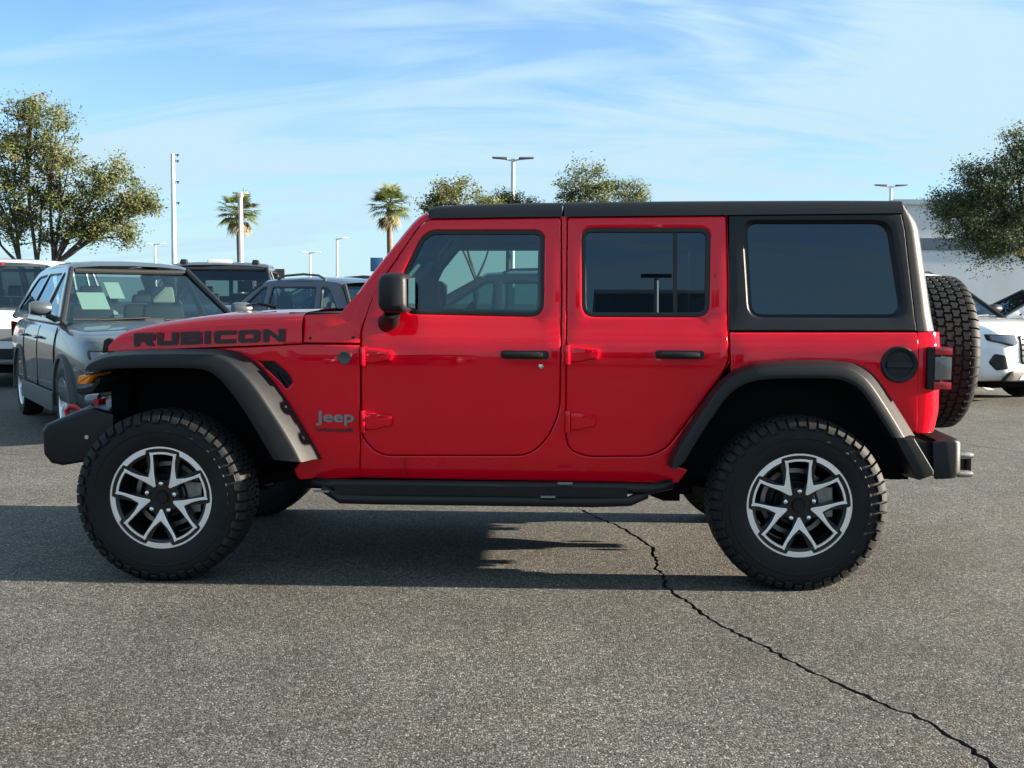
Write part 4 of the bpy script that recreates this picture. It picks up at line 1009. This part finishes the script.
    wins = [[(xa(zb + .03) - .16, zb + .03, .03), (xa(zt) - .10, zt, .08), (x1 + .05, zt, .03), (x1 + .04, zb + .03, .03)], [(x1 - .04, zb + .03, .03), (x1 - .04, zt, .03), (x2 + .10, zt, .03), (x2 + .02, zb + .04, .03)]]
    if kind != 'pickup': wins.append([(x2 - .08, zb + .05, .03), (x2 + .01, zt, .03), (xz(zt) + .22, zt - .02, .12), (xz(zb + .07) + .16, zb + .07, .06)])
    else: wins[1] = [(x1 - .04, zb + .03, .03), (x1 - .04, zt, .03), (xz(zt) + .12, zt, .05), (xz(zb + .04) + .16, zb + .04, .05)]
    wins = [rounded(w, 4) for w in wins]
    for s in SIDES:
        mb = MB(); sf = lambda x, z, d: (x, s * (gy(z) - d), z)
        sheet(mb, out_, [w for w in wins], sf, .05, .004, .12); side = mb.build('cabin_side', pm, body)
        for w in wins:
            mb = MB(); sheet(mb, w, [offset_poly(w, .018)], sf, .02, .002, .2, dep=.003); mb.build('window_trim', M['seal'], side)
            vs = [(p[0], s * (gy(p[1]) - .012), p[1]) for p in offset_poly(w, .015)]; mb = MB(); mb.add(vs, [tuple(range(len(vs)))]); mb.build('window', gm, side, smooth=False, fix=False)
    # roof skin
    rows = []
    for x, z in [(xt + .03, zr - .05), (xt - .04, zr - .012), (xt - .3, zr + .008), ((xt + xr) / 2, zr + .018), (xr + .45, zr + .004), (xr + .10, zr - .03), (xr - .02, zr - .065)]:
        half = [(gy(zr) + .012, z - .03), (gy(zr) + .002, z), (gy(zr) - .06, z + .022), (gy(zr) * .55, z + .040), (0, z + .048)]
        rows.append([(x, -y, q) for y, q in half] + [(x, y, q) for y, q in half[-2::-1]])
    b = MB(); b.loft(rows, closed=False); roof = b.build('roof', pm, body, angle=50)
    if rails:
        for s in SIDES:
            y = s * (gy(zr) - .03); b = MB(); b.tube([(xt - .25, y, zr + .02), (xt - .35, y, zr + .065), ((xt + xr) / 2, y, zr + .085), (xr + .45, y, zr + .065), (xr + .32, y, zr + .01)], .016, 8); b.build('roof_rail', M['black_plastic'] if kind == 'boxy' else M['cladding'], roof)
    if rack:
        for x in (-.3, -1.3):
            b = MB(); b.box(x - .10, x + .45, -.45, .45, zr + .075, zr + .16, .02); b.build('roof_rack', M['satin'], roof, bevel=.02)
    # windscreen, rear glass
    def sheet4(a0, a1, zz0, zz1, x0, x1_, nm, ins, gm_=gm):
        mb = MB(); mb.add([(x0, -a0, zz0), (x0, a0, zz0), (x1_, a1, zz1), (x1_, -a1, zz1)], [(0, 1, 2, 3)]); return mb.build(nm, gm_, body, smooth=False, fix=False)
    sheet4(gy(zb) - .02, gy(zr) - .02, zb - .02, zr - .075, xc + .01, xt + .05, 'windscreen', 0)
    sheet4(gy(zb + .05) - .04, gy(zr) - .03, zb + .0, zr - .08, xb + .015, xr - .02, 'rear_window', 0, M['dark_glass'] if kind == 'boxy' else gm)
    pmm = M['seal']
    for s in SIDES:
        b = MB(); b.tube([(xc + .04, s * (gy(zb) - .005), zb - .03), (xt + .03, s * (gy(zr) - .0), zr - .045)], .028, 8); b.build('windscreen_pillar', pmm, body)
        b = MB(); b.tube([(xb + .0, s * (gy(zb) - .02), zb), (xr - .02, s * (gy(zr) - .02), zr - .07)], .035, 8); b.build('rear_pillar', pmm, body)
    b = MB(); b.tube([(xt + .045, -gy(zr) + .03, zr - .068), (xt + .045, gy(zr) - .03, zr - .068)], .03, 8); b.build('windscreen_header', pmm, body)
    for y0_ in (-.55, .1):
        b = MB(); b.tube([(xc + .05, y0_, zb + .015), (xc - .02, y0_ + .52, zb + .035)], .010, 6); b.build('wiper', M['satin'], body)
    b = MB(); b.box(xc - .35, xc - .05, -bw + .12, bw - .12, zb - .05, zb + .025); b.build('dashboard', M['interior'], body, smooth=False)
    for x in ((.0, -.95) if kind != 'pickup' else (.1, -.7)):
        for s in SIDES:
            b = MB(); b.box(x - .08, x + .08, s * .38 - .24, s * .38 + .24, zb - .1, zb + .16, .03); st_ = b.build('seat', M['interior'], body, bevel=.03); b = MB(); b.box(x - .07, x + .04, s * .38 - .13, s * .38 + .13, zb + .18, zb + (.36 if x > -.5 else .28), .02); b.build('headrest', M['tan_seat'] if papers and x == 0 and s > 0 else M['interior'], st_, bevel=.03)
    if papers:
        for y, z, w_, h_ in ((-.50, .20, .27, .17), (-.25, .31, .15, .17)):
            t = z / (zr - .045 - zb); X = xc + (xt - xc) * t - .03; sl_ = (xt - xc) / (zr - .045 - zb)
            mb = MB(); mb.add([(X - sl_ * h_ / 2, y - w_ / 2, zb + z - h_ / 2), (X - sl_ * h_ / 2, y + w_ / 2, zb + z - h_ / 2), (X + sl_ * h_ / 2, y + w_ / 2, zb + z + h_ / 2), (X + sl_ * h_ / 2, y - w_ / 2, zb + z + h_ / 2)], [(0, 1, 2, 3)])
            mb.v = [(p[0] + .0, p[1], p[2]) for p in mb.v]; mb.build('paper_sheet', M['paper'], body, smooth=False, fix=False)
    if kind == 'pickup':
        b = MB(); x = xr + .06; b.box(x - .03, x + .03, -bw + .05, -.42, zb, zr - .02); b.box(x - .03, x + .03, .42, bw - .05, zb, zr - .02); b.box(x - .03, x + .03, -.42, .42, zr - .22, zr - .02); b.box(x - .03, x + .03, -.42, .42, zb, zb + .12); b.box(x - .03, x + .03, -.03, .03, zb + .1, zr - .2); b.build('cab_rear_wall', M['interior'], body, smooth=False)
    # mirrors
    for s in SIDES:
        b = MB(); x = xa(zb + .06) - .18; b.loft([[(x + .10 * c1 * k, s * yy, zb + .125 + .075 * s1 * k) for c1, s1 in [(cos(a), sin(a)) for a in [2 * pi * i / 10 for i in range(10)]]] for yy, k in ((bw + .04, .75), (bw + .08, .95), (bw + .17, 1.0), (bw + .23, .75))]); b.tube([(x - .02, s * (bw - .03), zb + .0), (x, s * (bw + .08), zb + .06)], .03, 8)
        b.build('wing_mirror', pm if kind == 'crossover' else M['black_plastic'], body, angle=50)
    # front face: lamps, grille, bumper
    def xf(y): return lerpT([(0, L + .025), (.60 * Wd, L + .02), (.76 * Wd, L - .03), (.88 * Wd, L - .14), (.95 * Wd, L - .35), (.985 * Wd, L - .75)], abs(y))
    def patch(poly, nm, m, par, lift=.012, th=.06, g_=.1):
        mb = MB(); sheet(mb, poly, [], lambda y, z, d: (xf(y) + lift - d - max(0, z - (zh - .34)) ** 1.5 * .55, y, z), th, .006, g_); return mb.build(nm, m, par, angle=45)
    z0 = zh - .30
    for s in SIDES:
        pl = [(s * .50 * Wd, z0 + .0), (s * .62 * Wd, z0 - .05), (s * .87 * Wd, z0 + .02), (s * .885 * Wd, z0 + .11), (s * .55 * Wd, z0 + .10)]
        hl = patch(rounded([(*p, .02) for p in pl], 3), 'headlight', M['gloss_black'], root, .012)
        patch(offset_poly(rounded([(*p, .02) for p in pl], 3), .014), 'lamp_lens', M['lamp_glass'], hl, .018)
        pl = [(s * .66 * Wd, .50), (s * .80 * Wd, .48), (s * .86 * Wd, .58), (s * .82 * Wd, .70), (s * .70 * Wd, .68)]
        patch(rounded([(*p, .02) for p in pl], 3), 'fog_lamp_recess', M['gloss_black'], root, .010)
    gr = patch(rounded([(-.48 * Wd, z0 + .09, .03), (-.44 * Wd, .56, .06), (.44 * Wd, .56, .06), (.48 * Wd, z0 + .09, .03)], 3), 'grille', M['gloss_black'], root, .012)
    for k in range(5):
        z = .60 + k * (z0 + .05 - .60) / 4; patch([(-.43 * Wd, z - .011), (.43 * Wd, z - .011), (.43 * Wd, z + .011), (-.43 * Wd, z + .011)], 'grille_bar', M['chrome'], gr, .026, .02)
    patch(rounded([(-.72 * Wd, .33), (-.62 * Wd, .47, .04), (.62 * Wd, .47, .04), (.72 * Wd, .33)], 3), 'bumper_intake', M['black_plastic'], root, .010)
    patch(rounded([(-.50 * Wd, .345), (-.44 * Wd, .41, .02), (.44 * Wd, .41, .02), (.50 * Wd, .345)], 3), 'skid_plate', M['silver_paint'], root, .022)
    # rear face
    def xq(y): return lerpT([(0, -L), (.80 * Wd, -L), (.90 * Wd, -L + .04), (.965 * Wd, -L + .12), (.99 * Wd, -L + .4)], abs(y))
    def rpatch(poly, nm, m, lift=.012, th=.06):
        mb = MB(); sheet(mb, poly, [], lambda y, z, d: (xq(y) - lift + d + max(0, z - (zb - .30)) * .16, y, z), th, .006, .1); return mb.build(nm, m, root, angle=45)
    for s in SIDES: rpatch(rounded([(s * .66 * Wd, zb - .26, .02), (s * .96 * Wd, zb - .24, .02), (s * .965 * Wd, zb - .05, .02), (s * .72 * Wd, zb - .10, .02)], 3), 'tail_light', M['red_lens'])
    if kind == 'boxy': rpatch(rounded([(-.62 * Wd, .72, .02), (.62 * Wd, .72, .02), (.62 * Wd, .90, .02), (-.62 * Wd, .90, .02)], 3), 'plate_panel', M['badge'], .014)
    rpatch(rounded([(-.88 * Wd, .44), (.88 * Wd, .44), (.88 * Wd, .60, .03), (-.88 * Wd, .60, .03)], 3), 'rear_bumper', M['black_plastic'], .02)
    if kind == 'boxy':
        b = MB(); b.box(xr - .10, xr + .04, -.12, .12, zr - .055, zr - .035); b.build('brake_light', M['red_lens'], roof, smooth=False)
    if kind == 'pickup':
        for y, w_, mm in ((-.55, .06, 'black_plastic'), (0, .20, 'clear_lens'), (.55, .06, 'black_plastic')):
            b = MB(); b.box(xt - .22, xt - .06, y - w_, y + w_, zr + .02, zr + .085, .02); b.build('roof_marker', M[mm], roof, bevel=.015)
    return root
make_car('parked_crossover', 'slate grey crossover with paper sheets behind its windscreen, beside the red nose', 'suv', (-4.22, 12.1), -58.5, 'grey_paint', papers=True, rails=False)
make_car('parked_suv', 'boxy white suv seen from behind at the left edge', 'suv', (-8.15, 19.0), 98, 'white_paint', 'boxy', rails=False)
make_car('parked_pickup', 'big black pickup facing the camera, a pale light bar on its roof', 'pickup truck', (-4.62, 17.6), -84, 'black_paint', 'pickup', rails=False)
make_car('parked_hatchback', 'small dark navy hatchback with roof rails behind the red bonnet', 'suv', (-3.0, 15.8), 146, 'navy_paint', 'hatch', gm='car_glass')
make_car('parked_crossover', 'silver crossover half hidden behind the sloping red windscreen pillar', 'suv', (-3.6, 21.5), 170, 'silver_paint')
make_car('parked_crossover', 'black crossover seen through the front door window', 'suv', (-.25, 15.2), 181, 'black_paint')
make_car('parked_suv', 'white suv with black roof boxes behind the white crossover nose', 'suv', (10.7, 22.2), 178, 'white_paint', 'crossover', rails=True, rack=True, gm='dark_glass')
make_car('parked_crossover', 'white crossover showing headlight and grille beside the spare tyre', 'suv', (6.16, 17.2), -65, 'white_paint', 'large')

# unseen cars added behind the viewer to give the doors and windows reflections
R_ = 'unseen vehicles added for reflections'
make_car('parked_crossover', 'white crossover added unseen behind the viewer for reflections', 'suv', (-7.5, -17.0), 84, 'white_paint', 'large', group=R_, gm='dark_glass')
make_car('parked_suv', 'boxy black suv added unseen behind the viewer for reflections', 'suv', (-3.6, -17.4), 92, 'black_paint', 'boxy', group=R_, gm='dark_glass')
make_car('parked_crossover', 'silver crossover added unseen behind the viewer for reflections', 'suv', (6.4, -18.0), 88, 'silver_paint', group=R_, gm='dark_glass')

# ------------------------------------------------------------------ poles and lamps
M['pole'] = mat('galvanised_pole', (.55, .56, .56), .5, metal=.2, var=(3, .1)); M['pole_white'] = mat('white_pole', (.74, .73, .70), .5, var=(3, .08)); M['wood_pole'] = mat('pale_utility_pole', (.42, .38, .33), .8, var=(4, .2))
def lamp_post(label, px, ytop, Y, heads=2, rad=.09, m='pole', hl=.9, group='lamp posts around the lot'):
    P = at(px, ytop, Y); r = thing('street_lamp', label, 'street lamp', (P.x, P.y, 0), 0, group)
    b = MB(); b.lathe([(.0001, .0), (.28, 0), (.28, .7), (.0001, .7)], 20, 'z'); b.build('concrete_base', mat('concrete', (.36, .35, .33), .9, var=(6, .15)), r, angle=40)
    b = MB(); b.tube([(0, 0, .6), (0, 0, P.z)], [rad, rad * .75], 14); b.build('pole', M[m], r)
    for s in (SIDES if heads == 2 else (1,)):
        b = MB(); b.tube([(0, 0, P.z - .08), (s * .35, 0, P.z + .0)], .035, 8); b.build('lamp_arm', M[m], r)
        b = MB(); b.loft([[(s * .25, -.15, P.z - .03), (s * .25, .15, P.z - .03), (s * .25, .13, P.z + .07), (s * .25, -.13, P.z + .07)], [(s * hl, -.17, P.z + .03), (s * hl, .17, P.z + .03), (s * hl, .12, P.z + .08), (s * hl, -.12, P.z + .08)]]); b.build('lamp_head', M['cladding'] if m == 'pole' else M[m], r, bevel=.02)
    return r
lamp_post('tall grey lamp post with two flat heads behind the red roof', 513, 159, 48, 2, .11)
lamp_post('grey lamp post with two flat heads above the rear of the black hardtop', 891, 186, 62, 2, .11)
lamp_post('small white lamp post with two heads left of the palm', 155, 244, 95, 2, .13, 'pole_white')
lamp_post('white single-headed lamp post between the palms, tallest of the far ones', 337, 238.5, 85, 1, .12, 'pole_white')
lamp_post('small pale lamp post right of the black pickup', 310, 252.5, 90, 2, .11, 'pole_white')
P = at(240.5, 193, 70); r = thing('white_pole', 'plain white pole standing in front of the left palm', 'pole', (P.x, P.y, 0))
b = MB(); b.tube([(0, 0, 0), (0, 0, P.z)], [.16, .12], 14); b.build('shaft', M['pole_white'], r); b = MB(); b.box(-.5, .45, -.1, .1, P.z - .05, P.z + .08); b.box(-.14, .14, -.14, .14, P.z - .25, P.z + .02); b.build('pole_cap', M['pole_white'], r, bevel=.03)
P = at(172.5, 154, 75); r = thing('utility_pole', 'tall bare utility pole with short side brackets rising over the grey crossover', 'pole', (P.x, P.y, 0))
b = MB(); b.tube([(0, 0, 0), (0, 0, P.z)], [.20, .125], 16); b.build('shaft', M['pole'], r)
for y in (155, 161, 182, 203):
    z = at(172.5, y, 75).z; b = MB(); b.tube([(-.05, 0, z), (.28, 0, z + .02), (.42, 0, z + .02)], [.03, .03, .05], 8); b.box(.30, .36, -.04, .04, z - .10, z + .02); b.build('bracket', M['satin'], r)

# ------------------------------------------------------------------ buildings
M['stucco'] = mat('white_stucco', (.62, .63, .64), .9, var=(1.2, .06), bump=(30, .2)); M['band'] = mat('grey_cladding_band', (.16, .19, .22), .5, var=(2, .1)); M['shop_glass'] = glass('shop_glass', (.06, .07, .08))
def building(name, label, x0, x1, y0, y1, h, bands, openings):
    r = thing(name, label, 'building', ((x0 + x1) / 2, (y0 + y1) / 2, 0)); hx, hy = (x1 - x0) / 2, (y1 - y0) / 2
    b = MB(); b.box(-hx, hx, -hy, hy, 0, h); b.build('wall', M['stucco'], r, smooth=False)
    b = MB()
    for z0, z1 in bands: b.box(-hx - .06, hx + .06, -hy - .06, hy + .06, z0, z1)
    b.build('facade_band', M['band'], r, bevel=.02)
    b = MB(); b.box(-hx - .12, hx + .12, -hy - .12, hy + .12, h + .002, h + .22); b.build('parapet_cap', M['stucco'], r, bevel=.02)
    for side, a, c, z0, z1 in openings:
        y = (-hy - .05) if side < 0 else (hy + .05)
        f = MB(); f.box(a, c, y - .04, y + .04, z0, z1); fo = f.build('window', M['satin'], r, bevel=.01)
        f = MB(); k = max(1, int((c - a) / 1.5)); yy = y - .045 if side < 0 else y + .045
        for i in range(k):
            p = a + .06 + i * (c - a - .06) / k; q = p + (c - a - .06) / k - .06; f.add([(p, yy, z0 + .06), (q, yy, z0 + .06), (q, yy, z1 - .06), (p, yy, z1 - .06)], [(0, 1, 2, 3)])
        f.build('pane', M['shop_glass'], fo, smooth=False, fix=False)
    return r
bt_ = at(930, 205, 44); bl = at(930, 250, 44); bh = at(930, 238, 44)
building('dealership_building', 'long white flat-roofed building with a grey band beyond the right-hand tree', 15.2, 60, 44, 60, bt_.z, [(bl.z, bh.z)], [(-1, -6, 16, .1, 2.2)])
# across the lot, behind the viewer: what the doors and windows mirror
building('showroom_building', 'low showroom across the lot behind the viewer, front darkened for its reflection', 0.9, 6.9, -62, -46, 8.1, [(4.4, 8.05)], [(1, -2.7, 2.7, .1, 4.2)])  # tall band darkens the front so its mirror image reads dark
building('storage_building', 'plain low store across the lot behind the viewer', -40, -14.0, -80, -64, 5.0, [(4.0, 4.8)], [(1, -10, 10, .1, 3.0)])
Pm = thing('street_lamp', 'lamp post with two heads across the lot behind the viewer', 'street lamp', (3.2, -34, 0), 0, 'lamp posts around the lot')
b = MB(); b.tube([(0, 0, 0), (0, 0, 7.3)], [.12, .09], 12); b.build('pole', M['pole'], Pm); b = MB(); b.box(-.62, .62, -.15, .15, 7.2, 7.33); b.build('lamp_head', M['cladding'], Pm, bevel=.02)

# ------------------------------------------------------------------ trees
def leafmat(name, c1, c2, trans=.35):
    m = bpy.data.materials.new(name); m.use_nodes = True; n = m.node_tree.nodes; l = m.node_tree.links; n.clear()
    o = n.new('ShaderNodeOutputMaterial'); t = n.new('ShaderNodeTexCoord'); nz_ = n.new('ShaderNodeTexNoise'); nz_.inputs['Scale'].default_value = 1.3; nz_.inputs['Detail'].default_value = 6; nz_.inputs['Roughness'].default_value = .75
    l.new(t.outputs['Object'], nz_.inputs['Vector']); r = n.new('ShaderNodeValToRGB'); r.color_ramp.elements[0].position = .36; r.color_ramp.elements[1].position = .64; r.color_ramp.elements[0].color = (*c1, 1); r.color_ramp.elements[1].color = (*c2, 1); l.new(nz_.outputs['Fac'], r.inputs[0])
    d = n.new('ShaderNodeBsdfPrincipled'); d.inputs['Roughness'].default_value = .62; d.inputs['Specular IOR Level'].default_value = .25; tr = n.new('ShaderNodeBsdfTranslucent'); l.new(r.outputs[0], d.inputs['Base Color']); l.new(r.outputs[0], tr.inputs['Color'])
    x = n.new('ShaderNodeMixShader'); x.inputs[0].default_value = trans; l.new(d.outputs[0], x.inputs[1]); l.new(tr.outputs[0], x.inputs[2]); l.new(x.outputs[0], o.inputs[0]); return m
LEAF = [leafmat('oak_leaf', (.070, .095, .030), (.125, .14, .046)), leafmat('oak_leaf_dry', (.13, .125, .04), (.18, .16, .052)), leafmat('oak_leaf_dark', (.055, .072, .036), (.10, .115, .055))]
M['bark'] = mat('oak_bark', (.07, .055, .045), .95, var=(8, .3), bump=(14, .8)); M['palm_bark'] = mat('palm_bark', (.16, .115, .08), .95, var=(5, .25), bump=(10, .8))
PALM = [leafmat('palm_leaf', (.10, .135, .045), (.17, .19, .07), .35), leafmat('palm_leaf_dry', (.20, .17, .09), (.28, .23, .13), .2)]
def oak(label, base, Y, blobs, seed, n_leaf, size, group, trunks=1, clump=.30, spread=.2, leafmats=(0, 1, 2), wts=(.55, .25, .2), fork_h=None):
    """base: photo point of the trunk's foot line; blobs: (px, py, rx, ry) in photo pixels at distance Y"""
    rn = random.Random(seed); B = at(base[0], base[1], Y); k = Y / FPX
    r = thing('oak_tree', label, 'tree', (B.x, B.y, 0), 0, group)
    BL = []
    for px, py, rx, ry in blobs:
        c = at(px, py, Y); BL.append((Vector((c.x - B.x, rn.uniform(-.25, .25) * rx * k, c.z)), rx * k, ry * k))
    wt = [a * b_ for _, a, b_ in BL]; tot = sum(wt)
    ztop = min(c.z - rz * .6 for c, rx_, rz in BL)
    trunk = MB(); limbs = []
    fork = fork_h or max(.8, ztop * .8)
    for t in range(trunks):
        ox = (t - (trunks - 1) / 2) * .45
        pth = [(ox * .3, 0, -.05), (ox * .5, .02, fork * .5), (ox, 0, fork)]
        trunk.tube(spline(pth, 4), [.12 - .035 * i / 8 for i in range(9)], 10)
        limbs.append(Vector((ox, 0, fork)))
    tips = []
    for c, rx_, rz in BL:
        s0 = min(limbs, key=lambda q: abs(q.x - c.x)); m1 = s0.lerp(c, .5) + Vector((rn.uniform(-.2, .2), rn.uniform(-.2, .2), rn.uniform(-.1, .3)))
        pp = spline([s0, m1, c], 5); trunk.tube(pp, [.048 - .034 * i / (len(pp) - 1) for i in range(len(pp))], 7)
        for q in range(9):
            d = Vector((rn.gauss(0, 1), rn.gauss(0, 1), rn.gauss(.2, 1))).normalized(); e = c + Vector((d.x * rx_, d.y * rx_, d.z * rz)) * rn.uniform(.65, 1.22)
            s1 = Vector(pp[rn.randrange(len(pp) // 2, len(pp))]); mid = s1.lerp(e, .5) + Vector((rn.uniform(-.15, .15), rn.uniform(-.15, .15), rn.uniform(-.05, .15)))
            trunk.tube([s1, mid, e], [.022, .013, .005], 5); tips.append((s1, mid, e))
    trunk.build('trunk', M['bark'], r, angle=60)
    V = []; F = []; MI = []
    nc = max(6, n_leaf // 75)
    for i in range(nc):
        x = rn.uniform(0, tot); j = 0
        while x > wt[j]: x -= wt[j]; j += 1
        c, rx_, rz = BL[j]
        d = Vector((rn.gauss(0, 1), rn.gauss(0, 1), rn.gauss(0, 1))).normalized() * (rn.random() ** (1 / 2.2)) * rn.uniform(.8, 1.12)
        cc = c + Vector((d.x * rx_, d.y * rx_, d.z * rz)); mi = rn.choices(leafmats, wts)[0]; cs = clump * rn.uniform(.55, 1.35)
        for q in range(75):
            p = cc + Vector((rn.gauss(0, cs * .55), rn.gauss(0, cs * .55), rn.gauss(0, cs * .42)))
            a = Vector((rn.gauss(0, 1), rn.gauss(0, 1), rn.gauss(0, .7))).normalized(); b_ = a.orthogonal().normalized(); ang = rn.uniform(0, 6.28); b_ = b_ * cos(ang) + a.cross(b_) * sin(ang)
            s = size * rn.uniform(.6, 1.3); o = len(V)
            V += [p - a * s, p + b_ * s * .42, p + a * s, p - b_ * s * .42]; F.append((o, o + 1, o + 2, o + 3)); MI.append(mi if rn.random() < .8 else rn.choice(leafmats))
    # thin sprays on the twigs, which ragged the outline
    for s1, mid, e in tips:
        for q in range(34):
            p = mid.lerp(e, rn.uniform(.2, 1.15)) + Vector((rn.gauss(0, .10), rn.gauss(0, .10), rn.gauss(0, .10))) * (1 + size * 4); a = Vector((rn.gauss(0, 1), rn.gauss(0, 1), rn.gauss(0, 1))).normalized(); b_ = a.orthogonal().normalized(); s = size * rn.uniform(.6, 1.1); o = len(V)
            V += [p - a * s, p + b_ * s * .42, p + a * s, p - b_ * s * .42]; F.append((o, o + 1, o + 2, o + 3)); MI.append(leafmats[0])
    b = MB(); b.v = [tuple(p) for p in V]; b.f = F; b.m = MI; b.build('crown', LEAF, r, smooth=False, fix=False)
    return r
G_ = 'oak trees around the lot'
oak('large olive-green oak with several dark trunks at the left edge', (38, 300), 30, [(30, 120, 34, 22), (15, 150, 40, 38), (58, 160, 28, 32), (40, 200, 40, 30), (102, 186, 30, 26), (128, 200, 26, 22), (85, 215, 34, 26), (5, 200, 30, 40), (112, 168, 20, 12), (-25, 170, 30, 50), (140, 196, 18, 10), (60, 118, 14, 12), (20, 226, 34, 20), (72, 230, 30, 12), (112, 222, 26, 12), (-10, 225, 30, 20), (95, 232, 20, 10), (126, 236, 12, 9), (52, 240, 16, 8), (148, 205, 12, 8), (30, 104, 16, 9)], 3, 27000, .048, G_, 3, .25)
oak('shaded dark oak leaning in from the right edge in front of the white building', (1060, 300), 26, [(985, 190, 36, 26), (1010, 215, 44, 34), (960, 225, 30, 26), (1030, 165, 36, 34), (1060, 200, 44, 50), (995, 245, 40, 22), (952, 205, 22, 16), (1045, 240, 36, 26), (1090, 170, 40, 50), (975, 172, 16, 12), (1015, 140, 16, 12)], 8, 58000, .036, G_, 2, .27, leafmats=(0, 2, 2), wts=(.3, .35, .35))
oak('small olive oak rising over the front of the red roof, right of the palm', (476, 300), 34, [(455, 190, 24, 16), (432, 205, 16, 12), (462, 205, 34, 14), (490, 212, 22, 12)], 21, 4300, .05, G_, 1, .26, fork_h=2.0)
oak('low oak crown just showing above the roof beside the tall lamp post', (508, 300), 42, [(508, 199, 16, 8), (500, 212, 26, 14), (528, 206, 16, 8)], 22, 3400, .055, G_, 1, .26)
oak('taller grey-green oak crown above the middle of the red roof', (584, 300), 42, [(586, 176, 20, 16), (572, 192, 22, 14), (598, 195, 22, 18), (585, 215, 34, 20)], 23, 6000, .055, G_, 1, .28, leafmats=(0, 2, 2), wts=(.5, .25, .25))
oak('smaller grey-green oak crown right of the taller one above the roof', (628, 300), 45, [(622, 187, 15, 10), (638, 192, 12, 9), (626, 206, 28, 16)], 24, 3400, .055, G_, 1, .26, leafmats=(0, 2, 2), wts=(.5, .25, .25))

def palm(label, px, py, Y, rad, seed, group='fan palms beyond the lot'):
    rn = random.Random(seed); P = at(px, py, Y); r = thing('palm_tree', label, 'tree', (P.x, P.y, 0), 0, group)
    b = MB(); n = 14; b.tube([(sin(i * .4) * .03, 0, P.z * i / n) for i in range(n + 1)], [.19 - .04 * i / n + (.08 if i == n else 0) for i in range(n + 1)], 14); b.build('trunk', M['palm_bark'], r, angle=60)
    R = rad * Y / FPX; b = MB()
    for k in range(52):
        az = rn.uniform(0, 2 * pi); el = math.asin(rn.uniform(-.62, .98)) if k > 7 else radians(rn.uniform(-80, -55)); dry = el < radians(-48)
        d = Vector((cos(az) * cos(el), sin(az) * cos(el), sin(el))); st = R * rn.uniform(.42, .55); o = Vector((0, 0, P.z)); h = o + d * st + Vector((0, 0, -.06)); b.cm = 1 if dry else 0
        b.tube([o, o + d * st * .5 + Vector((0, 0, .04)), h], .018, 4)
        sd_ = d.cross(Vector((0, 0, 1))); sd_ = sd_.normalized() if sd_.length > .1 else Vector((1, 0, 0)); upv = sd_.cross(d)
        for j in range(15):
            a = radians(-78 + 156 * j / 14); ld = (d * cos(a) + sd_ * sin(a)); LL = R * .58 * rn.uniform(.85, 1.1) * (1 - .25 * abs(a) / 1.4); w = .026 * R
            m1 = h + ld * LL * .6 + upv * .03; e = h + ld * LL + Vector((0, 0, -LL * rn.uniform(.05, .25))); q = ld.cross(upv).normalized() * w
            b.add([h, m1 + q, e, m1 - q], [(0, 1, 2, 3)])
    b.build('crown', PALM, r, smooth=False, fix=False); return r
palm('fan palm behind the white pole', 239, 211, 72, 25, 5)
palm('fan palm just left of the sloping red windscreen pillar', 390, 205, 62, 25, 6)
# blue sign far off beside the windscreen pillar
P = at(377, 266, 60); r = thing('pole_sign', 'small blue sign on a post far behind the windscreen pillar', 'sign', (P.x, P.y, 0))
b = MB(); b.tube([(0, 0, 0), (0, 0, P.z)], .07, 8); b.build('post', M['pole'], r); b = MB(); b.box(-.35, .35, -.10, -.04, P.z - .30, P.z + .45); b.build('sign_panel', mat('sign_blue', (.05, .14, .30), .5), r, bevel=.02)
